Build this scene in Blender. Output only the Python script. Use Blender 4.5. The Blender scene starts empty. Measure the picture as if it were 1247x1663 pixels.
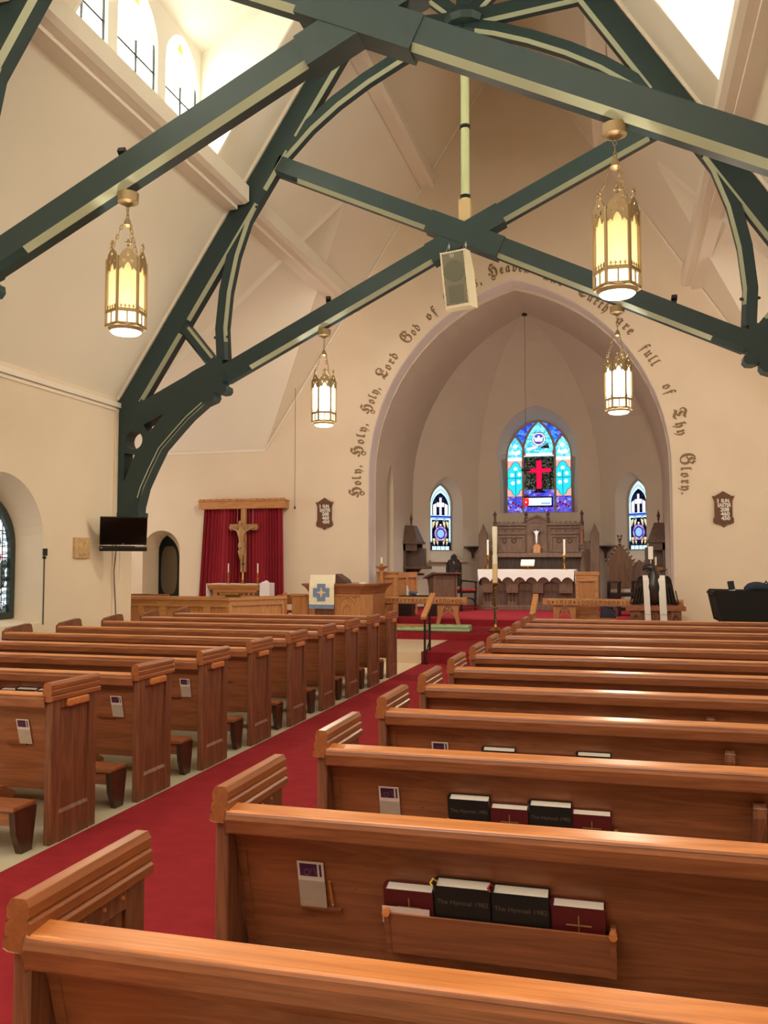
import bpy, bmesh, math, random
from mathutils import Vector, Matrix
from mathutils.geometry import tessellate_polygon

random.seed(7)
PI = math.pi
sc = bpy.context.scene
COL = sc.collection

# ------------------------------------------------------------------ camera
cam_d = bpy.data.cameras.new('camera')
cam = bpy.data.objects.new('camera', cam_d)
COL.objects.link(cam)
cam.location = (0, 0, 1.65)
cam.rotation_euler = (math.radians(90 + 3.27), 0, math.radians(15.22))
cam_d.sensor_fit = 'VERTICAL'
cam_d.sensor_height = 36.0
cam_d.lens = 36.0 * 1429.4 / 1663.0
cam_d.clip_start = 0.05
cam_d.clip_end = 200
sc.camera = cam

# ------------------------------------------------------------------ view / world
sc.view_settings.view_transform = 'Standard'
sc.view_settings.look = 'None'
sc.view_settings.gamma = 1.0
sc.view_settings.exposure = 0.52
sc.view_settings.use_curve_mapping = False
world = bpy.data.worlds.new('world')
sc.world = world
world.use_nodes = True
wbg = world.node_tree.nodes['Background']
wbg.inputs[0].default_value = (0.85, 0.92, 1.0, 1)
wbg.inputs[1].default_value = 1.0
try:
    sc.cycles.max_bounces = 8
    sc.cycles.diffuse_bounces = 5
    sc.cycles.glossy_bounces = 3
    sc.cycles.transmission_bounces = 4
    sc.cycles.sample_clamp_indirect = 4.0
    sc.cycles.use_denoising = True
    sc.cycles.caustics_reflective = False
    sc.cycles.caustics_refractive = False
except Exception:
    pass

# ------------------------------------------------------------------ the church in numbers
XC = -2.254                      # middle of nave and aisle
WL, WR = -8.12, 3.612            # side walls
ZE, ZA, SL = 4.318, 13.40, 1.537 # eaves, ridge, slope
HW = 5.866
YB = -3.2                        # west wall behind the camera
YC = 19.21                       # chancel arch wall
T1, T2 = 7.37, 12.89             # truss planes
TY0, TY1, TYM = 13.35, 19.21, 16.28   # transept
L1, L2, L3 = 0.18, 0.30, 0.44    # floor levels
ARX = -2.30                      # middle of the chancel arch

# ------------------------------------------------------------------ unseen area lights added as fill daylight
def area_light(name, loc, direction, w, h, power, color):
    d = bpy.data.lights.new(name, 'AREA')
    d.shape = 'RECTANGLE'; d.size = w; d.size_y = h
    d.energy = power; d.color = color
    o = bpy.data.objects.new(name, d); COL.objects.link(o)
    o.location = loc
    o.rotation_euler = Vector(direction).to_track_quat('-Z', 'Y').to_euler()
    return o

DAY = (1.0, 1.0, 0.93)
COOL = (0.86, 0.93, 1.0)
area_light('unseen_west_fill', (XC, YB + 0.08, 6.6), (0, 1, -0.25), 3.2, 4.2, 235, DAY)  # added fill from behind the camera; the west wall has no window
area_light('unseen_transept_fill', (-13.2, TYM, 2.7), (1, 0, 0.02), 2.6, 2.4, 68, (1.0, 0.96, 0.90))  # added to brighten the curtain wall; no window is built here
area_light('unseen_transept_fill', (8.7, TYM, 2.7), (-1, 0, 0.02), 2.6, 2.4, 90, (1.0, 0.94, 0.86))  # same added fill from the opposite transept, also without a window

# unseen lantern lights without bodies, added to brighten the near pews
for xx in (-4.64, -0.02):
    d = bpy.data.lights.new('unseen_lantern_light', 'POINT'); d.energy = 70; d.color = (1.0, 0.86, 0.66); d.shadow_soft_size = 0.2
    o = bpy.data.objects.new('unseen_lantern_light', d); COL.objects.link(o); o.location = (xx, 1.0, 4.3)

# ------------------------------------------------------------------ colours and materials
def lin(c):
    if isinstance(c, (int, float)):
        c = (c, c, c)
    out = []
    for v in c[:3]:
        v = v / 255.0
        out.append(v / 12.92 if v <= 0.04045 else ((v + 0.055) / 1.055) ** 2.4)
    return (out[0], out[1], out[2], 1.0)

MATS = {}
def base_mat(name):
    m = bpy.data.materials.new(name); m.use_nodes = True
    MATS[name] = m
    nt = m.node_tree
    return m, nt, nt.nodes['Principled BSDF']

def mat(name, col, rough=0.6, metal=0.0, var=0.0, vscale=3.0, bump=0.0, bscale=60.0, coat=0.0, spec=0.5, stretch=(1, 1, 1)):
    m, nt, b = base_mat(name)
    c = lin(col)
    b.inputs['Base Color'].default_value = c
    b.inputs['Roughness'].default_value = rough
    b.inputs['Metallic'].default_value = metal
    b.inputs['Coat Weight'].default_value = coat
    b.inputs['Specular IOR Level'].default_value = spec
    if var or bump:
        tc = nt.nodes.new('ShaderNodeTexCoord')
        mp = nt.nodes.new('ShaderNodeMapping'); mp.inputs['Scale'].default_value = stretch
        nt.links.new(tc.outputs['Object'], mp.inputs[0])
    if var:
        n = nt.nodes.new('ShaderNodeTexNoise'); n.inputs['Scale'].default_value = vscale; n.inputs['Detail'].default_value = 5
        nt.links.new(mp.outputs[0], n.inputs['Vector'])
        r = nt.nodes.new('ShaderNodeValToRGB')
        r.color_ramp.elements[0].position = 0.3; r.color_ramp.elements[1].position = 0.7
        r.color_ramp.elements[0].color = (c[0] * (1 - var), c[1] * (1 - var), c[2] * (1 - var), 1)
        r.color_ramp.elements[1].color = (min(1, c[0] * (1 + var)), min(1, c[1] * (1 + var)), min(1, c[2] * (1 + var)), 1)
        nt.links.new(n.outputs['Fac'], r.inputs[0]); nt.links.new(r.outputs[0], b.inputs['Base Color'])
    if bump:
        n2 = nt.nodes.new('ShaderNodeTexNoise'); n2.inputs['Scale'].default_value = bscale; n2.inputs['Detail'].default_value = 3
        nt.links.new(mp.outputs[0], n2.inputs['Vector'])
        bp = nt.nodes.new('ShaderNodeBump'); bp.inputs['Strength'].default_value = bump; bp.inputs['Distance'].default_value = 0.01
        nt.links.new(n2.outputs['Fac'], bp.inputs['Height']); nt.links.new(bp.outputs[0], b.inputs['Normal'])
    return m

def wood(name, dark, light, axis='x', rough=0.35, coat=0.15, scale=1.0):
    """oak: long figure along the axis, fine pores across it"""
    m, nt, b = base_mat(name)
    b.inputs['Roughness'].default_value = rough
    b.inputs['Coat Weight'].default_value = coat
    b.inputs['Coat Roughness'].default_value = 0.25
    tc = nt.nodes.new('ShaderNodeTexCoord')
    mp = nt.nodes.new('ShaderNodeMapping'); mp2 = nt.nodes.new('ShaderNodeMapping')
    i = 'xyz'.index(axis)
    s1 = [9.0 * scale] * 3; s1[i] = 0.9 * scale
    s2 = [150.0 * scale] * 3; s2[i] = 5.0 * scale
    mp.inputs['Scale'].default_value = s1; mp2.inputs['Scale'].default_value = s2
    nt.links.new(tc.outputs['Object'], mp.inputs[0]); nt.links.new(tc.outputs['Object'], mp2.inputs[0])
    n = nt.nodes.new('ShaderNodeTexNoise'); n.inputs['Scale'].default_value = 1.0; n.inputs['Detail'].default_value = 4; n.inputs['Distortion'].default_value = 1.5
    nt.links.new(mp.outputs[0], n.inputs['Vector'])
    w = nt.nodes.new('ShaderNodeMath'); w.operation = 'MULTIPLY'; w.inputs[1].default_value = 9.0
    nt.links.new(n.outputs['Fac'], w.inputs[0])
    fr = nt.nodes.new('ShaderNodeMath'); fr.operation = 'PINGPONG'; fr.inputs[1].default_value = 1.0
    nt.links.new(w.outputs[0], fr.inputs[0])
    n2 = nt.nodes.new('ShaderNodeTexNoise'); n2.inputs['Scale'].default_value = 1.0; n2.inputs['Detail'].default_value = 2
    nt.links.new(mp2.outputs[0], n2.inputs['Vector'])
    mx = nt.nodes.new('ShaderNodeMix'); mx.data_type = 'FLOAT'; mx.inputs[0].default_value = 0.6
    nt.links.new(fr.outputs[0], mx.inputs[2]); nt.links.new(n2.outputs['Fac'], mx.inputs[3])
    r = nt.nodes.new('ShaderNodeValToRGB')
    r.color_ramp.elements[0].position = 0.15; r.color_ramp.elements[1].position = 0.80
    r.color_ramp.elements[0].color = lin(dark); r.color_ramp.elements[1].color = lin(light)
    nt.links.new(mx.outputs[0], r.inputs[0]); nt.links.new(r.outputs[0], b.inputs['Base Color'])
    bp = nt.nodes.new('ShaderNodeBump'); bp.inputs['Strength'].default_value = 0.08; bp.inputs['Distance'].default_value = 0.004
    nt.links.new(n2.outputs['Fac'], bp.inputs['Height']); nt.links.new(bp.outputs[0], b.inputs['Normal'])
    return m

def glow(name, col, strength, col2=None, scale=8.0, detail='voronoi', lead=0.0):
    """glass lit from behind: an even colour, or a mosaic of two colours with dark lead lines"""
    m = bpy.data.materials.new(name); m.use_nodes = True; MATS[name] = m
    nt = m.node_tree; nt.nodes.clear()
    out = nt.nodes.new('ShaderNodeOutputMaterial'); e = nt.nodes.new('ShaderNodeEmission')
    e.inputs[0].default_value = lin(col); e.inputs[1].default_value = strength
    if col2 is not None:
        tc = nt.nodes.new('ShaderNodeTexCoord')
        v = nt.nodes.new('ShaderNodeTexVoronoi'); v.inputs['Scale'].default_value = scale
        nt.links.new(tc.outputs['Object'], v.inputs['Vector'])
        sx = nt.nodes.new('ShaderNodeSeparateColor'); nt.links.new(v.outputs['Color'], sx.inputs[0])
        r = nt.nodes.new('ShaderNodeValToRGB'); r.color_ramp.interpolation = 'CONSTANT'
        cols = [col, col2] if not isinstance(col2, list) else [col] + col2
        r.color_ramp.elements[0].position = 0.0; r.color_ramp.elements[0].color = lin(cols[0])
        r.color_ramp.elements[1].position = 1.0 / len(cols); r.color_ramp.elements[1].color = lin(cols[1])
        for k in range(2, len(cols)):
            el = r.color_ramp.elements.new(k / len(cols)); el.color = lin(cols[k])
        nt.links.new(sx.outputs[0], r.inputs[0])
        last = r.outputs[0]
        if lead:
            v2 = nt.nodes.new('ShaderNodeTexVoronoi'); v2.feature = 'DISTANCE_TO_EDGE'; v2.inputs['Scale'].default_value = scale
            nt.links.new(tc.outputs['Object'], v2.inputs['Vector'])
            g = nt.nodes.new('ShaderNodeMath'); g.operation = 'GREATER_THAN'; g.inputs[1].default_value = lead
            nt.links.new(v2.outputs['Distance'], g.inputs[0])
            mm = nt.nodes.new('ShaderNodeMix'); mm.data_type = 'RGBA'
            nt.links.new(g.outputs[0], mm.inputs[0]); mm.inputs[6].default_value = (0.004, 0.005, 0.01, 1)
            nt.links.new(last, mm.inputs[7]); last = mm.outputs[2]
        nt.links.new(last, e.inputs[0])
    nt.links.new(e.outputs[0], out.inputs[0])
    return m

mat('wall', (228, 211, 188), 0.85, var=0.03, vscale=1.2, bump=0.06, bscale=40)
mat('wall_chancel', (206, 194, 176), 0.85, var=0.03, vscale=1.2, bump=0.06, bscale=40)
mat('ceiling', (232, 222, 206), 0.85, var=0.02, vscale=0.8)
mat('white_paint', (238, 232, 222), 0.6)
mat('arch_white', (236, 229, 226), 0.7)
mat('trim_paint', (236, 226, 212), 0.55)
mat('green', (36, 58, 60), 0.45, var=0.08, vscale=4)
mat('pale_green', (172, 178, 152), 0.55)
mat('pole_green', (196, 206, 160), 0.5)
mat('tan_paint', (206, 180, 134), 0.55)
mat('black_ring', (30, 30, 28), 0.4)
wood('oak_x', (128, 76, 49), (168, 105, 69), 'x')
wood('oak_y', (142, 82, 47), (168, 100, 58), 'y')
wood('oak_z', (98, 57, 40), (146, 92, 64), 'z', rough=0.48, coat=0.04)
wood('oak_edge', (186, 110, 58), (224, 146, 84), 'x', rough=0.3, coat=0.3)  # light oak; on the pew top rails it stands in for lamplight
wood('kneeler_dark', (52, 30, 20), (84, 48, 32), 'z')
wood('blond_x', (168, 112, 62), (206, 148, 92), 'x', rough=0.45)
wood('blond_z', (164, 106, 58), (202, 144, 90), 'z', rough=0.45)
wood('walnut_x', (62, 42, 32), (104, 76, 60), 'x', rough=0.5)
wood('walnut_z', (62, 42, 32), (104, 76, 60), 'z', rough=0.5)
wood('ebony_z', (22, 16, 14), (44, 32, 28), 'z', rough=0.35)
wood('carved_brown', (86, 62, 48), (122, 90, 70), 'z', rough=0.55)
wood('crucifix_wood', (150, 108, 64), (196, 152, 104), 'z', rough=0.5)
mat('carpet_red', (144, 40, 48), 0.95, var=0.10, vscale=9, bump=0.25, bscale=500, spec=0.1)
mat('floor_speckle', (188, 181, 160), 0.55, var=0.22, vscale=160, spec=0.3)
mat('marble', (226, 206, 178), 0.4, var=0.05, vscale=2)
mat('brass', (190, 150, 80), 0.28, metal=1.0)
mat('bronze', (128, 108, 76), 0.4, metal=0.85)
mat('antique', (150, 128, 92), 0.5, metal=0.5)
mat('iron', (40, 32, 28), 0.5, metal=0.4)
mat('black_plastic', (14, 13, 13), 0.25)
mat('black_matte', (20, 19, 18), 0.6)
mat('black_cloth', (14, 13, 14), 0.9, bump=0.2, bscale=80)
mat('screen', (8, 7, 8), 0.12)
mat('silver', (205, 205, 205), 0.3, metal=0.6)
mat('white_cloth', (240, 236, 232), 0.9, bump=0.1, bscale=90)
mat('cream_cloth', (238, 230, 204), 0.9, var=0.05, vscale=10)
mat('blue_cloth', (118, 140, 180), 0.9, var=0.08, vscale=14)
mat('gold_cloth', (226, 202, 150), 0.8)
mat('green_cloth', (168, 196, 150), 0.9, var=0.08, vscale=12)
mat('red_cloth', (150, 28, 46), 0.9, var=0.12, vscale=7, stretch=(3, 3, 0.4))
mat('red_seat', (158, 36, 40), 0.8)
mat('candle', (244, 238, 218), 0.5)
mat('navy', (46, 54, 74), 0.9, var=0.1, vscale=8)
mat('blue_bag_cloth', (84, 88, 108), 0.9, var=0.1, vscale=12)
mat('grey_bag', (92, 92, 104), 0.9)
mat('bottle_plastic', (196, 206, 214), 0.15)
mat('lead', (34, 38, 44), 0.5)
mat('stone', (172, 148, 128), 0.8)
mat('relief', (198, 164, 118), 0.8, var=0.15, vscale=14)
mat('speaker_white', (238, 226, 196), 0.6)
mat('speaker_grille', (132, 128, 112), 0.7, var=0.1, vscale=200)
mat('speaker_cone', (112, 112, 98), 0.7)
mat('board_brown', (104, 66, 44), 0.6, var=0.1, vscale=20)
mat('board_slot', (40, 28, 22), 0.6)
mat('letter_white', (236, 232, 222), 0.6)
mat('inscription', (124, 100, 74), 0.8)
mat('inscription_dark', (138, 112, 82), 0.8)
mat('book_black', (24, 24, 26), 0.55)
mat('book_red', (96, 22, 30), 0.55, var=0.06, vscale=30)
mat('page', (250, 245, 234), 0.8)
mat('cover_print', (112, 102, 94), 0.5)
mat('cover_gold', (176, 140, 92), 0.4, metal=0.4)
mat('paper', (226, 212, 206), 0.8)
mat('paper_grey', (186, 172, 158), 0.8, var=0.06, vscale=60, stretch=(0.2, 0.2, 1))
mat('purple', (72, 30, 70), 0.6)
mat('purple_print', (132, 96, 130), 0.6)
mat('ribbon_yellow', (214, 180, 70), 0.7)
mat('pencil', (198, 132, 60), 0.5)
mat('door_green', (38, 52, 48), 0.5)
mat('door_glass', (150, 140, 122), 0.35)
mat('white_box', (236, 230, 236), 0.8)
mat('cable', (60, 52, 44), 0.6)
mat('ruby', (170, 20, 28), 0.2)

# ------------------------------------------------------------------ mesh helpers
class G:
    """collects shapes in world (or local) coordinates and links them as ONE mesh object"""
    def __init__(s):
        s.bm = bmesh.new()
    def faces(s, verts, faces):
        vs = [s.bm.verts.new(v) for v in verts]
        for f in faces:
            try:
                s.bm.faces.new([vs[i] for i in f])
            except ValueError:
                pass
        return vs
    def box(s, x0, x1, y0, y1, z0, z1, M=None):
        v = [(x, y, z) for x in (x0, x1) for y in (y0, y1) for z in (z0, z1)]
        if M is not None:
            v = [M @ Vector(p) for p in v]
        s.faces(v, [(0, 1, 3, 2), (4, 6, 7, 5), (0, 4, 5, 1), (2, 3, 7, 6), (0, 2, 6, 4), (1, 5, 7, 3)])
        return s
    def plate(s, outer, holes, axis, d0, d1, M=None):
        """flat outline with holes, extruded from d0 to d1 along axis"""
        def P(p, d):
            q = {'x': (d, p[0], p[1]), 'y': (p[0], d, p[1]), 'z': (p[0], p[1], d)}[axis]
            return M @ Vector(q) if M is not None else q
        return s.plate_fn([outer] + list(holes), lambda p: P(p, d0), lambda p: P(p, d1))
    def plate_fn(s, loops, f0, f1):
        pts = [p for l in loops for p in l]
        if len(loops) == 1 and len(pts) <= 4:
            tris = [tuple(range(len(pts)))]
        else:
            tris = tessellate_polygon([[Vector((p[0], p[1], 0)) for p in l] for l in loops])
        n = len(pts)
        V = [f0(p) for p in pts] + [f1(p) for p in pts]
        F = [tuple(t) for t in tris] + [tuple(i + n for i in reversed(t)) for t in tris]
        k = 0
        for l in loops:
            m = len(l)
            for i in range(m):
                a, b = k + i, k + (i + 1) % m
                F.append((a, b, b + n, a + n))
            k += m
        s.faces(V, F)
        return s
    def tube(s, pts, r, n=8, closed=False, caps=True):
        pts = [Vector(p) for p in pts]
        m = len(pts)
        rings = []
        for i, p in enumerate(pts):
            a = pts[(i - 1) % m] if (closed or i > 0) else p
            b = pts[(i + 1) % m] if (closed or i < m - 1) else p
            t = (b - a)
            t = t.normalized() if t.length > 1e-9 else Vector((0, 0, 1))
            u = t.cross(Vector((0, 0, 1)))
            if u.length < 0.05:
                u = t.cross(Vector((0, 1, 0)))
            u.normalize(); w = t.cross(u)
            rr = r[i] if isinstance(r, (list, tuple)) else r
            rings.append([s.bm.verts.new(p + u * rr * math.cos(2 * PI * k / n) + w * rr * math.sin(2 * PI * k / n)) for k in range(n)])
        for i in range(m if closed else m - 1):
            A, B = rings[i], rings[(i + 1) % m]
            for k in range(n):
                s.bm.faces.new((A[k], A[(k + 1) % n], B[(k + 1) % n], B[k]))
        if caps and not closed:
            s.bm.faces.new(list(reversed(rings[0]))); s.bm.faces.new(rings[-1])
        return s
    def lathe(s, prof, c=(0, 0, 0), n=16, M=None):
        rings = []
        for r, z in prof:
            ring = []
            for k in range(n):
                p = Vector((c[0] + r * math.cos(2 * PI * k / n), c[1] + r * math.sin(2 * PI * k / n), c[2] + z))
                if M is not None: p = M @ p
                ring.append(s.bm.verts.new(p))
            rings.append(ring)
        for A, B in zip(rings, rings[1:]):
            for k in range(n):
                s.bm.faces.new((A[k], A[(k + 1) % n], B[(k + 1) % n], B[k]))
        s.bm.faces.new(list(reversed(rings[0]))); s.bm.faces.new(rings[-1])
        return s
    def bar(s, p0, p1, w, h, up=(0, 0, 1)):
        """box along p0-p1, w sideways, h along up"""
        p0, p1 = Vector(p0), Vector(p1)
        t = (p1 - p0).normalized()
        u = t.cross(Vector(up))
        if u.length < 1e-4: u = t.cross(Vector((0, 1, 0)))
        u.normalize(); v = u.cross(t)
        V = [p + u * a * w / 2 + v * b * h / 2 for p in (p0, p1) for a in (-1, 1) for b in (-1, 1)]
        s.faces(V, [(0, 1, 3, 2), (4, 6, 7, 5), (0, 4, 5, 1), (2, 3, 7, 6), (0, 2, 6, 4), (1, 5, 7, 3)])
        return s
    def sweep(s, path, normals, section, y, closed_ends=True):
        """section [(n_off, dy)] swept along an (x, z) path in a plane of constant y"""
        rings = []
        for (x, z), (nx, nz) in zip(path, normals):
            rings.append([s.bm.verts.new((x + nx * a, y + dy, z + nz * a)) for a, dy in section])
        m = len(section)
        for A, B in zip(rings, rings[1:]):
            for k in range(m):
                s.bm.faces.new((A[k], A[(k + 1) % m], B[(k + 1) % m], B[k]))
        s.bm.faces.new(list(reversed(rings[0]))); s.bm.faces.new(rings[-1])
        return s
    def ball(s, c, r, sx=1, sy=1, sz=1, u=12, v=8, M=None):
        g = bmesh.ops.create_uvsphere(s.bm, u_segments=u, v_segments=v, radius=r)
        for q in g['verts']:
            p = Vector((q.co.x * sx, q.co.y * sy, q.co.z * sz))
            if M is not None: p = M @ p
            q.co = p + Vector(c)
        return s
    def bevel(s, w, seg=2, angle=40):
        s.bm.normal_update()
        es = [e for e in s.bm.edges if len(e.link_faces) == 2 and e.calc_face_angle(0) > math.radians(angle)]
        bmesh.ops.bevel(s.bm, geom=es, offset=w, segments=seg, profile=0.6, affect='EDGES', clamp_overlap=True)
        return s
    def obj(s, name, m, parent=None, smooth=False, local=False, label=None):
        off = Vector((0, 0, 0)) if local or parent is None else world_of(parent)
        bmesh.ops.recalc_face_normals(s.bm, faces=s.bm.faces)
        for v in s.bm.verts: v.co -= off
        me = bpy.data.meshes.new(name); s.bm.to_mesh(me); s.bm.free()
        if smooth:
            for f in me.polygons: f.use_smooth = True
            me.set_sharp_from_angle(angle=math.radians(42))
        o = bpy.data.objects.new(name, me); COL.objects.link(o)
        me.materials.append(MATS[m] if isinstance(m, str) else m)
        if parent is not None: o.parent = parent
        if label: o['label'] = label
        return o

def world_of(o):
    v = Vector((0, 0, 0))
    while o is not None:
        v += o.location; o = o.parent
    return v

def thing(name, label, cat, loc=(0, 0, 0), group=None, rz=0.0):
    o = bpy.data.objects.new(name, None); COL.objects.link(o)
    o.empty_display_size = 0.1
    o.location = loc; o.rotation_euler = (0, 0, rz)
    o['label'] = label; o['category'] = cat
    if group: o['group'] = group
    return o

def tag(o, label, cat, group=None):
    o['label'] = label; o['category'] = cat
    if group: o['group'] = group
    return o

def struct(o, label=None):
    o['kind'] = 'structure'
    if label: o['label'] = label
    return o

def copy_tree(o, parent=None):
    c = o.copy(); COL.objects.link(c); c.parent = parent
    for ch in list(o.children): copy_tree(ch, c)
    return c

def text(name, body, size, m, M, parent=None, depth=0.0, align='CENTER', spacing=1.0, xscale=1.0, local=False, bold=0.0):
    cu = bpy.data.curves.new(name, 'FONT')
    cu.body = body; cu.size = size; cu.align_x = align; cu.align_y = 'CENTER'
    cu.extrude = depth; cu.space_character = spacing; cu.resolution_u = 3; cu.offset = bold
    o = bpy.data.objects.new(name, cu); COL.objects.link(o)
    dg = bpy.context.evaluated_depsgraph_get(); dg.update()
    me = bpy.data.meshes.new_from_object(o.evaluated_get(dg))
    bpy.data.objects.remove(o); bpy.data.curves.remove(cu)
    off = Vector((0, 0, 0)) if local or parent is None else world_of(parent)
    S = Matrix.Diagonal((xscale, 1, 1, 1))
    me.transform(Matrix.Translation(-off) @ M @ S)
    me.name = name
    q = bpy.data.objects.new(name, me); COL.objects.link(q)
    me.materials.clear(); me.materials.append(MATS[m])
    if parent is not None: q.parent = parent
    return q

def facing_cam(x, y, z):
    """text upright in the XZ plane, read from -Y"""
    return Matrix.Translation((x, y, z)) @ Matrix.Rotation(PI / 2, 4, 'X')

def frame_mat(o, ex, ey, ez):
    M = Matrix.Identity(4)
    for i, v in enumerate((ex, ey, ez)):
        v = Vector(v)
        for k in range(3): M[k][i] = v[k]
    for k in range(3): M[k][3] = o[k]
    return M

def lancet(cx, w, z0, zs, za, n=12, rev=False):
    """pointed-arch outline: half width w, bottom z0, spring zs, apex za"""
    r = za - zs
    R = (w * w + r * r) / (2 * w)
    a1 = math.asin(min(1.0, r / R))
    pts = [(cx - w, z0), (cx + w, z0)]
    arc = [(cx + (w - R) + R * math.cos(a1 * k / n), zs + R * math.sin(a1 * k / n)) for k in range(n + 1)]
    pts += arc
    pts += [(2 * cx - x, z) for x, z in reversed(arc[:-1])]
    return pts

def arcpts(cx, cz, r, a0, a1, n):
    return [(cx + r * math.cos(math.radians(a0 + (a1 - a0) * k / n)), cz + r * math.sin(math.radians(a0 + (a1 - a0) * k / n))) for k in range(n + 1)]

def circle(cx, cz, r, n=24):
    return arcpts(cx, cz, r, 0, 360 * (n - 1) / n, n - 1)

def outline_tubes(g, loops, y, r, n=6):
    for l in loops:
        g.tube([(p[0], y, p[1]) for p in l], r, n, closed=True)
    return g

def ellipse(cx, cz, a, b, n=20):
    return [(cx + a * math.cos(2 * PI * k / n), cz + b * math.sin(2 * PI * k / n)) for k in range(n)]

# ================================================================== THE SETTING
def roof_z(u): return ZA - SL * u

# floors
struct(G().box(-8.3, 3.8, YB - 0.2, 14.13, -0.15, 0.0).obj('floor', 'floor_speckle'), 'speckled terrazzo floor under the pews')
struct(G().box(-8.3, 3.8, 11.9, 14.13, -0.02, 0.004).obj('floor_crossing', 'marble'), 'cream stone floor before the chancel step')
struct(G().box(-13.6, 9.1, 14.13, 16.5, -0.1, L1).box(-13.6, 9.1, 13.35, 14.13, -0.1, -0.001)
       .box(-13.6, -5.75, 16.5, YC + 0.02, -0.1, L1).box(1.15, 9.1, 16.5, YC + 0.02, -0.1, L1).obj('floor_platform', 'marble'), 'cream stone platform')
struct(G().box(-5.75, 1.15, 16.5, 18.6, -0.1, L2).bevel(0.015, 2).obj('floor_choir_step', 'carpet_red'), 'red carpeted step')
struct(G().box(-5.75, 1.15, 18.6, 25.9, -0.1, L3).bevel(0.015, 2).obj('floor_sanctuary', 'carpet_red'), 'red carpeted sanctuary floor')
# the red runner: up the aisle, over the step
g = G()
prof = [(YB, 0.012), (14.11, 0.012), (14.11, L1 + 0.012), (16.5, L1 + 0.012), (16.5, L1), (14.135, L1), (14.135, 0.0), (YB, 0.0)]
g.plate([(y, z) for y, z in prof], [], 'x', -3.21, -1.285)
tag(g.obj('aisle_carpet', 'carpet_red'), 'long red carpet runner along the aisle between the pews and up the step', 'carpet')

# side walls with deep pointed window bays
WINY = (-0.9, 4.61, 10.13)
def side_wall(name, X, sg, y1, th=0.55):
    outer = [(YB - 0.3, -0.1), (y1, -0.1), (y1, ZE + 0.25), (YB - 0.3, ZE + 0.25)]
    holes_in = [lancet(y, 0.90, 0.78, 1.95, 2.88, 12) for y in WINY]
    holes_out = [lancet(y, 0.76, 0.86, 1.88, 2.62, 12) for y in WINY]
    g = G()
    pts0 = [outer] + holes_in
    pts1 = [outer] + holes_out
    # inner face, outer face, splayed reveals
    for loops, x in ((pts0, X), (pts1, X + sg * th)):
        allp = [p for l in loops for p in l]
        tr = tessellate_polygon([[Vector((p[0], p[1], 0)) for p in l] for l in loops])
        g.faces([(x, p[0], p[1]) for p in allp], tr)
    for hi, ho in zip([outer] + holes_in, [outer] + holes_out):
        m = len(hi)
        V = [(X, p[0], p[1]) for p in hi] + [(X + sg * th, p[0], p[1]) for p in ho]
        g.faces(V, [(i, (i + 1) % m, (i + 1) % m + m, i + m) for i in range(m)])
    bmesh.ops.remove_doubles(g.bm, verts=g.bm.verts, dist=0.0005)
    return struct(g.obj(name, 'wall'))
side_wall('wall_left', WL, -1, TY0)
side_wall('wall_right', WR, 1, TY0)
struct(G().box(WL - 0.5, WR + 0.5, YB - 0.3, YB, -0.1, 14.0).obj('wall_rear', 'wall'))
# transepts
g = G()
g.box(-13.6, WL - 0.02, TY0 - 0.5, TY0, -0.1, ZE + 0.3).box(-13.9, -13.5, TY0 - 0.5, TY1 + 0.3, -0.1, 9.4)
struct(g.obj('wall_transept_left', 'wall'))
g = G()
g.box(WR + 0.02, 9.1, TY0 - 0.5, TY0, -0.1, ZE + 0.3).box(9.0, 9.4, TY0 - 0.5, TY1 + 0.3, -0.1, 9.4)
struct(g.obj('wall_transept_right', 'wall'))

# chancel arch wall: gable, pointed arch, the little arched recess of the vestry door
archp = lancet(ARX, 3.30, 0.0, 3.60, 7.90, 20)
nichep = lancet(-10.83, 0.50, L1, 1.92, 2.42, 10)
outer = [(-13.6, -0.1), (9.1, -0.1), (9.1, ZE + 0.1), (XC + HW + 0.1, ZE + 0.1), (XC, ZA + 0.25), (XC - HW - 0.1, ZE + 0.1), (-13.6, ZE + 0.1)]
struct(G().plate(outer, [archp, nichep], 'y', YC, YC + 0.77).obj('wall_chancel_arch', 'wall'), 'gabled wall pierced by the chancel arch')
g = G()   # white plaster lining of the arch
inn = lancet(ARX, 3.285, 0.0, 3.60, 7.885, 20)
path = archp[1:-0 or None]
lo = archp[1:] + [archp[0]]; li = inn[1:] + [inn[0]]
m = len(lo)
V = []
for p, q in zip(lo, li):
    V += [(p[0], YC - 0.012, p[1]), (q[0] + (0.015 if q[0] < ARX else -0.015) * 0, YC + 0.03, q[1]), (q[0], YC + 0.79, q[1]), (p[0], YC + 0.79, p[1])]
F = []
for i in range(m - 1):
    a, b = i * 4, (i + 1) * 4
    F += [(a, b, b + 1, a + 1), (a + 1, b + 1, b + 2, a + 2)]
g.faces(V, F)
struct(g.obj('trim_1', 'arch_white'), 'white plaster lining of the chancel arch')

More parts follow.
